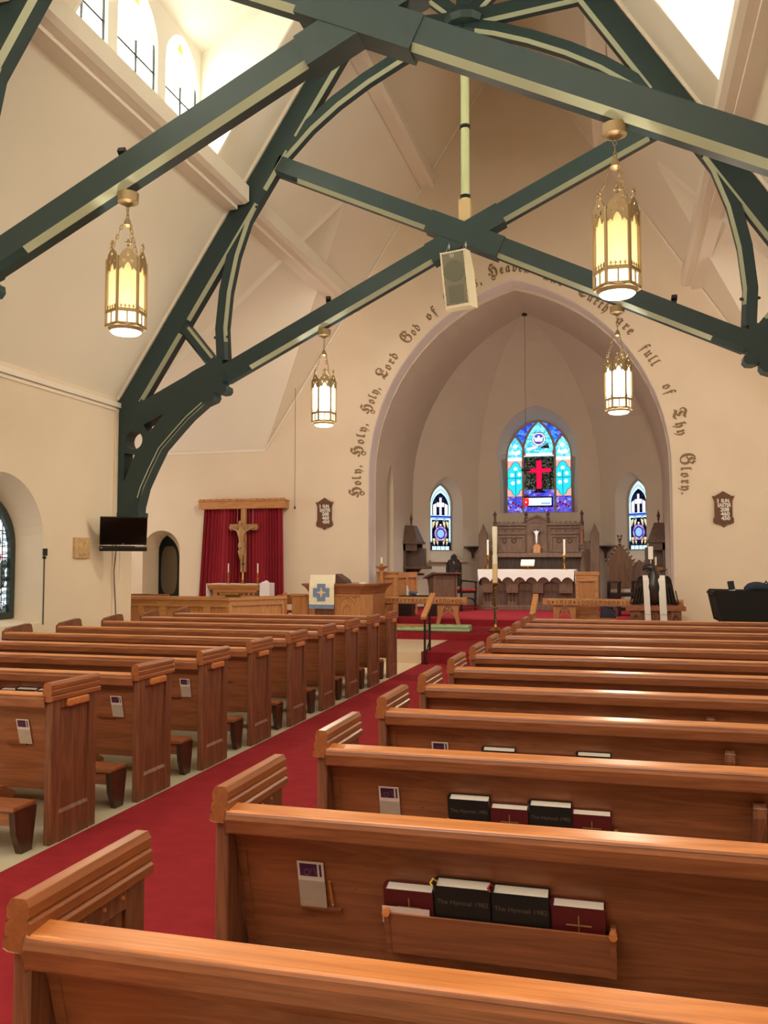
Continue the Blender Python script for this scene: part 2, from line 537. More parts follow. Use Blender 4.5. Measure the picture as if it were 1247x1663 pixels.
# vestry passage behind the recess and its green door
g = G()
g.box(-12.2, -10.2, 21.2, 21.3, 0, 2.9).box(-12.25, -12.2, YC + 0.77, 21.3, 0, 2.9).box(-10.25, -10.2, YC + 0.77, 21.3, 0, 2.9).box(-12.25, -10.2, YC + 0.77, 21.3, 2.8, 2.9).box(-12.25, -10.2, YC + 0.77, 21.3, 0, L1)
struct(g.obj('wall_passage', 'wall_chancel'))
d = thing('door_1', 'dark green arched door with an oval glass panel in the plastered recess', 'door', (-11.22, 20.32, L1))
del d['category']; d['kind'] = 'structure'
lo = lancet(-11.22, 0.42, L1, 1.75, 2.34, 10)
ov = [(-11.22 + 0.24 * math.copysign(abs(math.cos(t)) ** 0.55, math.cos(t)), 1.45 + 0.62 * math.copysign(abs(math.sin(t)) ** 0.7, math.sin(t))) for t in [2 * PI * k / 24 for k in range(24)]]
lw = [(-11.48, 0.32), (-10.96, 0.32), (-10.96, 0.66), (-11.48, 0.66)]
G().plate(lo, [ov, lw], 'y', 20.30, 20.36).obj('door_frame', 'door_green', d)
G().plate(lo, [], 'y', 20.33, 20.35).obj('pane', 'door_glass', d)
G().ball((-10.87, 20.27, 1.1), 0.035).obj('knob', 'brass', d, smooth=True)
G().plate(lancet(-11.22, 0.62, L1, 1.85, 2.6, 10), [lancet(-11.22, 0.43, L1, 1.76, 2.36, 10)], 'y', 20.05, 20.30).obj('door_surround', 'white_paint', d)

# ---- chancel: walls, half-octagon apse, pointed vault (one thick shell, windows cut through)
YAP = 21.72; WCH = 3.27
def prof_w(z, w=WCH, zs=3.62, za=7.80):
    if z <= zs: return w
    r = za - zs; R = (w * w + r * r) / (2 * w)
    return (w - R) + math.sqrt(max(0, R * R - (z - zs) ** 2))
def plan(w, e=0.0):
    k = w / WCH
    return [(-w, -2.0), (-w, 1.78 * k), (-1.70 * k, 3.28 * k), (1.70 * k, 3.28 * k), (w, 1.78 * k), (w, -2.0)]
def apse_mesh():
    g = G()
    zs = [0.0, 1.2, 2.4, 3.62] + [3.62 + (7.80 - 3.62) * math.sin(PI / 2 * k / 14) for k in range(1, 14)]
    rows = []; rows_o = []
    T = 0.42
    for z in zs:
        w = prof_w(z)
        rows.append([g.bm.verts.new((ARX + x, YAP + y, z)) for x, y in plan(w)])
    for z in zs:
        w = prof_w(z)
        k = (w + T) / w if w > 0.2 else 3.0
        ko = w + T
        zz = z if z <= 3.62 else z + T * (z - 3.62) / (7.80 - 3.62)
        pl = plan(ko)
        rows_o.append([g.bm.verts.new((ARX + x, YAP + y, zz if z > 0 else -0.1)) for x, y in pl])
    for R in (rows, rows_o):
        for A, B in zip(R, R[1:]):
            for i in range(5): g.bm.faces.new((A[i], A[i + 1], B[i + 1], B[i]))
    top_i = [g.bm.verts.new((ARX, YAP - 2.0, 7.80)), g.bm.verts.new((ARX, YAP, 7.80))]
    top_o = [g.bm.verts.new((ARX, YAP - 2.0, 8.22)), g.bm.verts.new((ARX, YAP, 8.22))]
    for R, t in ((rows, top_i), (rows_o, top_o)):
        A = R[-1]
        g.bm.faces.new((A[0], A[1], t[1], t[0])); g.bm.faces.new((A[1], A[2], t[1])); g.bm.faces.new((A[2], A[3], t[1]))
        g.bm.faces.new((A[3], A[4], t[1])); g.bm.faces.new((A[4], A[5], t[0], t[1]))
    # close the open west edge and the foot
    col_i = [R[0] for R in rows] + [top_i[0]] + [R[5] for R in reversed(rows)]
    col_o = [R[0] for R in rows_o] + [top_o[0]] + [R[5] for R in reversed(rows_o)]
    for k in range(len(col_i) - 1):
        g.bm.faces.new((col_i[k], col_i[k + 1], col_o[k + 1], col_o[k]))
    for i in range(5):
        g.bm.faces.new((rows[0][i], rows_o[0][i], rows_o[0][i + 1], rows[0][i + 1]))
    return g
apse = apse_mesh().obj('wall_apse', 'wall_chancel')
struct(apse, 'plastered chancel walls and pointed vault')

def cutter(loop_in, loop_out, M, d0, d1):
    """splayed prism through the wall: loop_in at depth d0 (room side), loop_out at d1"""
    g = G(); m = len(loop_in)
    V = [M @ Vector((p[0], d0, p[1])) for p in loop_in] + [M @ Vector((p[0], d1, p[1])) for p in loop_out]
    t0 = tessellate_polygon([[Vector((p[0], p[1], 0)) for p in loop_in]])
    F = [tuple(t) for t in t0] + [tuple(i + m for i in t) for t in t0] + [(i, (i + 1) % m, (i + 1) % m + m, i + m) for i in range(m)]
    g.faces(V, F)
    bmesh.ops.recalc_face_normals(g.bm, faces=g.bm.faces)
    return g.obj('cutter', 'white_paint')
def cut(target, cs):
    for c in cs:
        md = target.modifiers.new('cut', 'BOOLEAN'); md.operation = 'DIFFERENCE'; md.solver = 'EXACT'; md.object = c
    dg = bpy.context.evaluated_depsgraph_get(); dg.update()
    me = bpy.data.meshes.new_from_object(target.evaluated_get(dg))
    target.modifiers.clear(); target.data = me
    for c in cs: bpy.data.objects.remove(c)
I4 = Matrix.Identity(4)
def y_in(z): return YAP + 3.28 * prof_w(z) / WCH
bay = G()
zz_ = [2.7, 3.62, 4.2, 4.8, 5.4, 5.9, 6.4]
bay.plate([(y_in(z) + 0.16, z) for z in zz_] + [(25.62, 6.6), (25.62, 2.7)], [], 'x', ARX - 1.75, ARX + 1.75)
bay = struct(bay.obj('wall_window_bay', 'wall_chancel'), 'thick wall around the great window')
FDX, FDY = (3.27 - 1.70), (3.28 - 1.78)
FL = math.hypot(FDX, FDY)
def facet(sg):
    """frame on a slanting apse wall: x along the wall (to the viewer's right), y outwards"""
    a = Vector((ARX - sg * WCH, YAP + 1.78, 0)) if sg > 0 else Vector((ARX + 1.70, YAP + 3.28, 0))
    b = Vector((ARX - sg * 1.70, YAP + 3.28, 0)) if sg > 0 else Vector((ARX + WCH, YAP + 1.78, 0))
    ex = (b - a).normalized(); ez = Vector((0, 0, 1)); ey = ez.cross(ex)
    return frame_mat((a + b) / 2, ex, ey, ez)
FLM, FRM = facet(1), facet(-1)
cs = [cutter(lancet(ARX, 1.60, 3.0, 4.20, 6.05, 14), lancet(ARX, 0.915, 3.05, 4.66, 5.71, 14), I4, 24.0, 25.31), cutter(lancet(ARX, 0.91, 3.05, 4.66, 5.705, 14), lancet(ARX, 0.91, 3.05, 4.66, 5.705, 14), I4, 25.2, 26.0)]
for M in (FLM, FRM):
    cs.append(cutter(lancet(0.0, 0.66, 1.62, 3.36, 4.16, 10), lancet(0.0, 0.37, 1.99, 3.28, 3.87, 10), M, -0.20, 0.31)); cs.append(cutter(lancet(0.0, 0.365, 1.995, 3.28, 3.865, 10), lancet(0.0, 0.365, 1.995, 3.28, 3.865, 10), M, 0.25, 0.9))
cs.append(cutter(lancet(21.05, 0.34, 1.2, 3.45, 4.12, 10), lancet(21.05, 0.30, 1.2, 3.45, 4.05, 10), frame_mat((ARX - WCH, 0, 0), (0, 1, 0), (-1, 0, 0), (0, 0, 1)), -0.2, 0.2))
cut(apse, cs)
cut(bay, [cutter(lancet(ARX, 1.60, 3.0, 4.20, 6.05, 14), lancet(ARX, 0.915, 3.05, 4.66, 5.71, 14), I4, 24.0, 25.31), cutter(lancet(ARX, 0.91, 3.05, 4.66, 5.705, 14), lancet(ARX, 0.91, 3.05, 4.66, 5.705, 14), I4, 25.2, 26.0)])

# ---- roof slopes (thick plates), with dormer openings and the transept valleys
def slope(sg, name):
    y0, y1 = YB - 0.1, YC + 0.05
    outer = [(y0, 0.0), (y1, 0.0), (y1, HW + 0.05), (TY1, HW + 0.05), (TYM, HW - (TYM - TY0)), (TY0, HW + 0.05), (y0, HW + 0.05)]
    holes = [[(yc - 1.80, 1.94), (yc + 1.80, 1.94), (yc + 1.80, 3.68), (yc - 1.80, 3.68)] for yc in (-0.9, 4.61, 10.13)]
    f0 = lambda p: (XC + sg * p[1], p[0], roof_z(p[1]))
    f1 = lambda p: (XC + sg * (p[1] + 0.10), p[0], roof_z(p[1]) + 0.07)
    return struct(G().plate_fn([outer] + holes, f0, f1).obj(name, 'ceiling'))
slope(-1, 'ceiling_left'); slope(1, 'ceiling_right')
for sg, nm, xo in ((-1, 'ceiling_transept_left', -13.6), (1, 'ceiling_transept_right', 9.1)):
    zr = ZE + SL * (TYM - TY0)
    xe = XC + sg * HW; xa = XC + sg * (HW - (TYM - TY0))
    g = G()
    for ya in (TY0, TY1):
        dy = 0.1 if ya == TY1 else -0.1
        V = [(xe, ya, ZE), (xo, ya, ZE), (xo, TYM, zr), (xa, TYM, zr)]
        g.faces(V + [(x, y + dy, z + 0.08) for x, y, z in V], [(0, 1, 2, 3), (4, 5, 6, 7), (0, 1, 5, 4), (1, 2, 6, 5), (2, 3, 7, 6), (3, 0, 4, 7)])
    struct(g.obj(nm, 'ceiling'))

# dormers: window wall, cheeks, sloping head
DXW = 3.90     # window wall, from the middle of the nave
def dormer(sg, yc, visible):
    f = lambda u: XC + sg * u
    g = G()
    wins = [lancet(yc + d, 0.50, 7.98, 8.78, 9.38, 8) for d in (-1.22, 0, 1.22)]
    out = [(yc - 1.84, 7.6), (yc + 1.84, 7.6), (yc + 1.84, 9.60), (yc - 1.84, 9.60)]
    g.plate(out, wins, 'x', f(DXW), f(DXW + 0.14))
    g.box(min(f(3.60), f(DXW + 0.1)), max(f(3.60), f(DXW + 0.1)), yc - 1.84, yc + 1.84, 7.66, 7.74)
    g.box(min(f(DXW - 0.06), f(DXW)), max(f(DXW - 0.06), f(DXW)), yc - 1.80, yc + 1.80, 7.90, 7.97)
    for d in (-1.80, 1.80):
        yy = yc + d * 0.993; e = 0.05 if d > 0 else -0.05
        tri = [(f(DXW), 7.66), (f(DXW), 9.47), (f(1.94), roof_z(1.94) + 0.04), (f(3.70), 7.70)]
        g.plate(tri, [], 'y', yy, yy + e)
    V = [(f(DXW), yc - 1.84, 9.46), (f(DXW), yc + 1.84, 9.46), (f(1.94), yc + 1.84, roof_z(1.94)), (f(1.94), yc - 1.84, roof_z(1.94))]
    g.faces(V + [(x, y, z + 0.08) for x, y, z in V], [(0, 1, 2, 3), (4, 5, 6, 7), (0, 1, 5, 4), (1, 2, 6, 5), (2, 3, 7, 6), (3, 0, 4, 7)])
    struct(g.obj('wall_dormer_left' if sg < 0 else 'wall_dormer_right', 'white_paint'))
    return wins
glow('sky_glass', (255, 252, 226), 8.0)
glow('yellow_glass', (240, 206, 60), 1.2, (200, 190, 120), 30)
glow('straw_glass', (240, 240, 190), 1.5)
WN = [0]
def nextwin(label):
    WN[0] += 1
    o = thing('window_%d' % WN[0], label, 'window'); del o['category']; o['kind'] = 'structure'
    return o
for sg in (-1, 1):
    for yc in (-0.9, 4.61, 10.13):
        dormer(sg, yc, yc > 9)
        for k, d in enumerate((-1.22, 0, 1.22)):
            w = nextwin('pointed clear-glass dormer window high in the roof')
            x0 = XC + sg * (DXW + 0.06); xs = x0 - sg * 0.015
            G().plate(lancet(yc + d, 0.50, 7.98, 8.78, 9.38, 8), [], 'x', x0, x0 + sg * 0.01).obj('pane', 'sky_glass', w)
            if yc > 9:
                g = G()
                y = yc + d
                L = lambda pts, r: g.tube([(xs, q[0], q[1]) for q in pts], r, 5)
                L([(y, 7.98), (y, 8.72)], 0.018); L([(y - 0.5, 8.42), (y + 0.5, 8.42)], 0.016); L([(y + 0.46, 7.98), (y + 0.46, 8.9)], 0.018)
                L([(y - 0.5, 8.08), (y + 0.5, 8.08)], 0.005)
                g.obj('lead_bar', 'lead', w)
                g = G()
                L = lambda pts, r: g.tube([(xs, q[0], q[1]) for q in pts], r, 5)
                for s2 in (-1, 1):
                    a = lancet(y + s2 * 0.25, 0.25, 7.98, 8.62, 9.10, 6)[2:]
                    L(a, 0.020)
                L([(q[0], q[1]) for q in lancet(y, 0.49, 7.98, 8.78, 9.37, 8)[2:]], 0.025)
                L([(y - 0.49, 7.98), (y - 0.49, 8.78)], 0.02); L([(y + 0.49, 7.98), (y + 0.49, 8.78)], 0.02)
                g.obj('window_tracery', 'straw_glass', w)
                G().plate([(y - 0.10, 9.15), (y + 0.10, 9.15), (y, 9.32)], [], 'x', xs, xs + sg * 0.004).plate([(y + 0.34, 9.02), (y + 0.40, 8.86), (y + 0.44, 8.9)], [], 'x', xs, xs + sg * 0.004).obj('stained_piece', 'yellow_glass', w)

# purlins: white boxed beams between the trusses
def purlin(sg, prof, y0, y1, name):
    return struct(G().plate([(XC + sg * u, z) for u, z in prof], [], 'y', y0, y1).obj(name, 'trim_paint'))
lowp = [(3.66, 7.76), (3.50, 7.72), (3.50, 7.47), (3.58, 7.43), (3.70, 7.43), (3.70, 7.36), (3.93, 7.36)]
upp = [(1.92, 10.46), (1.78, 10.44), (1.78, 10.20), (1.86, 10.16), (2.09, 10.16)]
k = 2
for sg in (-1, 1):
    for y0, y1 in ((YB, 1.75), (1.95, T1 - 0.02), (T1 + 0.3, T2 - 0.04), (T2 + 0.3, YC)):
        purlin(sg, lowp, y0, y1, 'trim_%d' % k); k += 1
        purlin(sg, upp, y0, y1, 'trim_%d' % k); k += 1
# cornices at the wall heads and the line under the gable
g = G()
g.box(WL, WL + 0.07, YB, TY0, ZE - 0.10, ZE - 0.02).box(WL, WL + 0.035, YB, TY0, ZE - 0.16, ZE - 0.12)
struct(g.obj('trim_%d' % k, 'trim_paint'), 'cornice along the wall head'); k += 1
struct(G().box(WR - 0.07, WR, YB, TY0, ZE - 0.12, ZE).obj('trim_%d' % k, 'trim_paint')); k += 1
g = G()
g.box(-13.5, XC - HW, YC - 0.03, YC, ZE - 0.06, ZE).box(XC + HW, 9.0, YC - 0.03, YC, ZE - 0.06, ZE)
for sg in (-1, 1):
    g.bar((XC + sg * HW, YC - 0.015, ZE - 0.02), (XC + sg * 0.02, YC - 0.015, ZA - 0.05), 0.03, 0.045, (sg * SL, 0, 1))
struct(g.obj('trim_%d' % k, 'trim_paint'), 'thin white moulding along the gable'); k += 1
# wall corner by the television: flat pilaster and conduit
g = G().box(WL - 0.02, WL + 0.03, 12.80, TY0 + 0.01, 0.0, ZE - 0.15)
struct(g.obj('trim_%d' % k, 'wall')); k += 1
tag(G().box(WL + 0.03, WL + 0.045, 12.98, 13.0, 0.0, 2.2).box(WL + 0.03, WL + 0.045, 12.82, 12.84, 0, 2.4).obj('cable_conduit', 'trim_paint'), 'thin pale conduit running down the wall corner below the television', 'conduit')

# ================================================================== STAINED GLASS
S = 1.0
glow('g_blue', (48, 104, 220), S, [(70, 150, 235), (60, 60, 190), (110, 120, 225)], 16, lead=0.02)
glow('g_blue_violet', (70, 60, 200), S, [(100, 90, 220), (120, 80, 190), (60, 90, 215), (150, 150, 230)], 15, lead=0.03)
glow('g_aqua', (90, 200, 236), S * 1.15, [(120, 220, 245), (70, 180, 225), (150, 230, 240)], 14, lead=0.015)
glow('g_turq', (40, 196, 226), S * 1.1)
glow('g_white', (240, 244, 255), 1.25)
glow('g_lilac', (225, 205, 235), 1.1)
glow('g_pink', (250, 226, 236), 1.2)
glow('g_red', (226, 22, 70), 0.9)
glow('g_darkred', (130, 20, 40), 0.8)
glow('g_leaf', (92, 92, 78), 0.55, [(40, 46, 34), (120, 118, 104), (66, 70, 50), (20, 26, 18)], 26, lead=0.05)
glow('g_night', (22, 26, 44), 0.6, [(30, 44, 90), (12, 14, 26)], 18)
glow('g_amber', (226, 206, 160), 0.9)
glow('g_rose', (226, 170, 160), 0.9)
glow('g_sky', (140, 180, 240), 1.0)
glow('g_deepblue', (36, 50, 190), 0.9)
glow('g_violetring', (150, 120, 200), 0.9, [(120, 90, 190), (190, 150, 200)], 22)
glow('g_band', (190, 240, 255), 1.15)
glow('g_pale', (215, 228,  232), 1.8, [(235, 240, 240), (190, 205, 210), (240, 244, 244), (60, 66, 60)], 9, lead=0.03)

def pane(M, name, loop, m, y, parent, holes=()):
    g = G(); g.plate(loop, list(holes), 'y', y, y + 0.003, M)
    return g.obj(name, m, parent)
def bars(M, name, lines, y, r, m, parent, n=6):
    g = G()
    for l, closed in lines:
        g.tube([M @ Vector((p[0], y, p[1])) for p in l], r, n, closed=closed)
    return g.obj(name, m, parent)

# great window over the altar: three lights
w = nextwin('three-light stained glass window over the altar with a red cross')
w['label'] = 'three-light stained glass window over the altar with a red cross'
M = Matrix.Translation((ARX, 25.30, 0))
w.location = (ARX, 25.3, 3.0)
pane(M, 'pane', lancet(0, 0.92, 3.04, 4.66, 5.72, 14), 'g_blue', 0.02, w)
cxs = (-0.66, 0.0, 0.66)
side_l = lambda c: lancet(c, 0.245, 3.06, 4.70, 5.24, 8)
for c in (-0.665, 0.665):
    pane(M, 'pane', side_l(c), 'g_aqua', 0.010, w)
    pane(M, 'pane', [(c - .245, 3.06), (c + .245, 3.06), (c + .245, 3.52), (c - .245, 3.52)], 'g_blue_violet', 0.006, w)
    for k in range(5):
        a = (c - .16 + .08 * k, 3.29 + .05 * ((k * 3) % 4 - 1.5) * 0.8)
        pane(M, 'pane', circle(a[0], a[1], 0.036, 8), 'g_darkred', 0.002, w)
    pane(M, 'pane', [(c - .235, 4.56), (c + .235, 4.56), (c + .235, 4.65), (c - .235, 4.65)], 'g_pink', 0.006, w)
    cart = [(c, 4.54), (c + .10, 4.47), (c + .13, 4.38), (c + .21, 4.32), (c + .23, 4.20), (c + .23, 3.86), (c + .21, 3.76), (c + .12, 3.70), (c + .09, 3.61), (c, 3.54)]
    cart = cart + [(2 * c - x, z) for x, z in reversed(cart[1:-1])]
    pane(M, 'pane', [(c - .235, 3.53), (c + .235, 3.53), (c + .235, 4.55), (c - .235, 4.55)], 'g_rose', 0.008, w)
    pane(M, 'pane', cart, 'g_turq', 0.004, w)
    for dx, z in ((0, 4.33), (-.10, 4.15), (.11, 4.17), (-.08, 3.92), (.09, 3.95)):
        pane(M, 'pane', [(c + dx + .055 * math.cos(a) * (1.2 if k % 2 else .8), z + .055 * math.sin(a) * (1.2 if k % 2 else .8)) for k, a in enumerate([2 * PI * i / 10 for i in range(10)])], 'g_white', 0.001, w)
    for dx, z in ((0, 4.98), (.09, 4.80), (-.09, 4.80), (0.02, 4.78)):
        pane(M, 'pane', circle(c + dx, z, 0.06, 9), 'g_white', 0.004, w)
    bars(M, 'lead_line', [(cart, True), ([(c, 3.58), (c, 4.3)], False), ([(c - .23, 4.06), (c + .23, 4.06)], False), ([(c - .245, 3.525), (c + .245, 3.525)], False)], 0.0, 0.007, 'lead', w, 4)
mid = lancet(0, 0.435, 3.06, 4.75, 5.66, 12)
pane(M, 'pane', mid, 'g_aqua', 0.010, w)
pane(M, 'pane', [(-.42, 3.72), (.42, 3.72), (.42, 4.66), (-.42, 4.66)], 'g_leaf', 0.006, w)
pane(M, 'pane', [(-.42, 4.68), (.42, 4.68), (.42, 4.76), (-.42, 4.76)], 'g_pink', 0.006, w)
pane(M, 'pane', [(-.42, 3.06), (.42, 3.06), (.42, 3.70), (-.42, 3.70)], 'g_blue_violet', 0.006, w)
cross = [(-.075, 3.74), (.075, 3.74), (.085, 4.20), (.33, 4.21), (.34, 4.34), (.085, 4.33), (.08, 4.56), (-.08, 4.56), (-.085, 4.33), (-.33, 4.34), (-.34, 4.21), (-.085, 4.20)]
pane(M, 'pane', cross, 'g_red', 0.002, w)
pane(M, 'pane', [(-.20, 3.63), (.20, 3.63), (.10, 3.70), (.08, 3.74), (-.08, 3.74), (-.10, 3.70)], 'g_night', 0.002, w)
pane(M, 'pane', [(-.36, 3.22), (.38, 3.22), (.38, 3.52), (-.36, 3.52)], 'g_night', 0.003, w)
pane(M, 'pane', [(-.32, 3.27), (.34, 3.27), (.34, 3.48), (-.32, 3.48)], 'g_white', 0.000, w)
pane(M, 'pane', [(.05, 3.29), (.31, 3.29), (.31, 3.36), (.05, 3.36)], 'g_sky', -0.002, w)
pane(M, 'pane', circle(0, 5.17, 0.19, 20), 'g_pink', 0.004, w, [circle(0, 5.17, 0.145, 20)])
pane(M, 'pane', circle(0, 5.17, 0.145, 16), 'g_blue_violet', 0.004, w)
pane(M, 'pane', [(-.10, 5.10), (.10, 5.10), (.13, 5.24), (.06, 5.19), (0, 5.28), (-.06, 5.19), (-.13, 5.24)], 'g_white', 0.001, w)
pane(M, 'pane', [(-.30, 4.84), (-.05, 4.92), (.02, 5.0), (-.12, 4.98), (-.34, 4.90)], 'g_white', 0.002, w)
pane(M, 'pane', [(.02, 4.90), (.30, 4.90), (.26, 5.06), (.14, 4.98)], 'g_leaf', 0.003, w)
bars(M, 'lead_line', [(cross, True), ([(-.4, 4.67), (.4, 4.67)], False), ([(-.42, 3.71), (.42, 3.71)], False), (circle(0, 5.17, .19, 18), True), (circle(0, 5.17, .145, 16), True),
     ([(-.36, 3.22), (.38, 3.22), (.38, 3.52), (-.36, 3.52)], True), ([(-.3, 4.95), (.3, 4.95)], False), ([(-.2, 5.35), (.2, 5.35)], False)], 0.0, 0.007, 'lead', w, 4)
# stone mullions and tracery
bars(M, 'mullion', [([(-.452, 3.04), (-.452, 4.74)], False), ([(.452, 3.04), (.452, 4.74)], False),
     (lancet(0, .452, 3.04, 4.74, 5.70, 12)[2:], False), (lancet(-.665, .255, 3.04, 4.70, 5.27, 8)[2:], False), (lancet(.665, .255, 3.04, 4.70, 5.27, 8)[2:], False),
     (lancet(0, .915, 3.05, 4.66, 5.71, 14), True)], 0.0, 0.032, 'stone', w, 8)
G().box(ARX - 0.95, ARX + 0.95, 25.18, 25.42, 2.98, 3.05).obj('sill', 'wall_chancel', w)

# the two lancets in the slanting walls
for M0, nm in ((FLM, 'single stained glass lancet behind the carved black chair'), (FRM, 'single stained glass lancet behind the gabled throne')):
    w = nextwin(nm)
    w.location = M0 @ Vector((0, 0.4, 2.0))
    M = M0 @ Matrix.Translation((0, 0.30, 0))
    pane(M, 'pane', lancet(0, .37, 1.98, 3.28, 3.87, 10), 'g_night', 0.02, w)
    pane(M, 'pane', lancet(0, .335, 2.85, 3.27, 3.83, 10), 'g_band', 0.014, w)
    pane(M, 'pane', lancet(0, .27, 2.98, 3.22, 3.62, 10), 'g_night', 0.010, w)
    pane(M, 'pane', [(-.24, 2.99), (-.14, 2.99), (-.14, 3.32), (-.24, 3.27)], 'g_pink', 0.006, w)
    pane(M, 'pane', [(.24, 2.99), (.14, 2.99), (.14, 3.32), (.24, 3.27)], 'g_pink', 0.006, w)
    pane(M, 'pane', [(-.035, 2.98), (.035, 2.98), (.035, 3.22), (.12, 3.22), (.12, 3.34), (.035, 3.34), (.035, 3.48), (-.035, 3.48), (-.035, 3.34), (-.12, 3.34), (-.12, 3.22), (-.035, 3.22)], 'g_pink', 0.004, w)
    for s2 in (-1, 1):
        pane(M, 'pane', [(s2 * .335, 2.22), (s2 * .285, 2.22), (s2 * .285, 2.92), (s2 * .335, 2.92)], 'g_band', 0.010, w)
        for q in (.09, .2):
            pane(M, 'pane', [(s2 * q, 2.72), (s2 * (q + .06), 2.60), (s2 * (q + .07), 2.78), (s2 * (q - .02), 2.82)], 'g_amber', 0.008, w)
            pane(M, 'pane', [(s2 * q, 2.13), (s2 * (q + .05), 2.22), (s2 * (q + .06), 2.32), (s2 * (q - .03), 2.32)], 'g_amber', 0.008, w)
        pane(M, 'pane', circle(s2 * .13, 2.87, .045, 8), 'g_sky', 0.008, w)
    pane(M, 'pane', [(-.33, 2.915), (.33, 2.915), (.33, 2.965), (-.33, 2.965)], 'g_deepblue', 0.006, w)
    pane(M, 'pane', circle(0, 2.46, .215, 22), 'g_violetring', 0.008, w)
    pane(M, 'pane', circle(0, 2.46, .145, 20), 'g_deepblue', 0.005, w)
    pane(M, 'pane', circle(0, 2.46, .115, 20), 'g_sky', 0.002, w)
    pane(M, 'pane', circle(0, 2.70, .03, 10), 'g_white', 0.002, w)
    pane(M, 'pane', [(-.28, 2.0), (.28, 2.0), (.28, 2.10), (-.28, 2.10)], 'g_band', 0.006, w)
    bars(M, 'lead_line', [([(-.36, 2.90), (.36, 2.90)], False), ([(-.36, 2.24), (.36, 2.24)], False), ([(-.14, 2.0), (-.14, 2.1)], False), ([(0, 2.0), (0, 2.1)], False), ([(.14, 2.0), (.14, 2.1)], False),
        (circle(0, 2.46, .215, 20), True), (circle(0, 2.46, .145, 18), True), (lancet(0, .30, 2.95, 3.25, 3.72, 8)[2:], False)], 0.0, 0.008, 'lead', w, 4)
    bars(M, 'window_frame', [(lancet(0, .37, 1.98, 3.28, 3.87, 12), True)], 0.0, 0.03, 'stone', w, 6)
    g = G(); g.plate([(-.62, 1.70), (.62, 1.70), (.62, 1.66), (-.62, 1.66)], [], 'y', -0.50, -0.38, M)
    g.obj('sill', 'wall_chancel', w)

# aisle windows
for sg, X in ((-1, WL), (1, WR)):
    for yc in WINY:
        w = nextwin('pointed stained glass window in the deep bay of the side wall')
        x = X + sg * 0.44
        f = lambda p, dx: (x + sg * dx, p[0], p[1])
        lo = lancet(yc, .78, .85, 1.88, 2.63, 12); li = lancet(yc, .68, .94, 1.84, 2.48, 12)
        G().plate_fn([lo, li], lambda p: f(p, -0.06), lambda p: f(p, 0.02)).obj('window_frame', 'door_green', w)
        G().plate_fn([li], lambda p: f(p, 0.0), lambda p: f(p, 0.01)).obj('pane', 'g_pale', w)
        if sg < 0 and yc > 9:
            g = G()
            g.plate_fn([circle(yc + 0.45, 1.72, 0.10, 14)], lambda p: f(p, -0.006), lambda p: f(p, -0.002)); g.obj('pane', 'g_red', w)
            g = G()
            for k in range(14):
                z = 1.0 + k * 0.095
                g.box(x - 0.004, x + 0.0, yc + 0.58, yc + 0.68, z, z + 0.05)
            g.obj('pane', 'g_night', w)
            g = G()
            for z in (1.3, 1.72, 2.1): g.tube([(x + 0.01, yc - .66, z), (x + 0.01, yc + .66, z)], 0.008, 5)
            for d in (-.3, 0, .3, .56): g.tube([(x + 0.01, yc + d, .94), (x + 0.01, yc + d, 2.2)], 0.008, 5)
            g.obj('lead_line', 'lead', w)

# ================================================================== PAINTED INSCRIPTION ROUND THE ARCH
FR = {}
def fraktur(s):
    out = ''
    for ch in s:
        if 'a' <= ch <= 'z': out += chr(0x1D586 + ord(ch) - 97)
        elif 'A' <= ch <= 'Z': out += chr(0x1D56C + ord(ch) - 65)
        else: out += ch
    return out
def arch_curve():
    pts = lancet(ARX, 3.30, 0.0, 3.60, 7.90, 60)
    pts = [pts[0]] + list(reversed(pts[2:])) + [pts[1]]     # foot of the left jamb, over the apex, down to the right
    return [Vector(p) for p in pts]
AC = arch_curve()
def at_len(s):
    for a, b in zip(AC, AC[1:]):
        l = (b - a).length
        if s <= l: return a + (b - a) * (s / l), (b - a).normalized()
        s -= l
    return AC[-1], (AC[-1] - AC[-2]).normalized()
S_APEX = sum((b - a).length for a, b in list(zip(AC, AC[1:]))[:len(AC) // 2])
def len_of(p):
    p = Vector(p); best = None; acc = 0
    for a, b in zip(AC, AC[1:]):
        l = (b - a).length; t = max(0, min(l, (p - a).dot((b - a).normalized())))
        d = (a + (b - a) * (t / l) - p).length
        if best is None or d < best[0]: best = (d, acc + t)
        acc += l
    return best[1]
words_ = [('Holy,', (-5.80, 3.12), (-5.74, 3.86)), ('Holy,', (-5.77, 4.04), (-5.57, 4.80)), ('Holy,', (-5.57, 5.02), (-5.32, 5.62)), ('Lord', (-5.35, 5.88), (-4.96, 6.41)),
    ('God', (-4.80, 6.69), (-4.46, 7.05)), ('of', (-4.28, 7.23), (-4.05, 7.42)), ('Hosts,', (-3.88, 7.56), (-3.0, 7.95)), ('Heaven', (-2.85, 8.05), (-1.88, 8.05)),
    ('and', (-1.60, 7.92), (-1.17, 7.68)), ('Earth', (-0.90, 7.5), (-0.27, 7.04)), ('are', (-0.07, 6.82), (0.23, 6.50)), ('full', (0.36, 6.14), (0.68, 5.79)),
    ('of', (0.83, 5.35), (0.99, 5.16)), ('Thy', (0.99, 4.83), (1.14, 4.28)), ('Glory.', (1.09, 3.91), (1.13, 3.06))]
ins = thing('wall_inscription', 'painted blackletter verse curving around the chancel arch', 'inscription', (ARX, YC, 5.5))
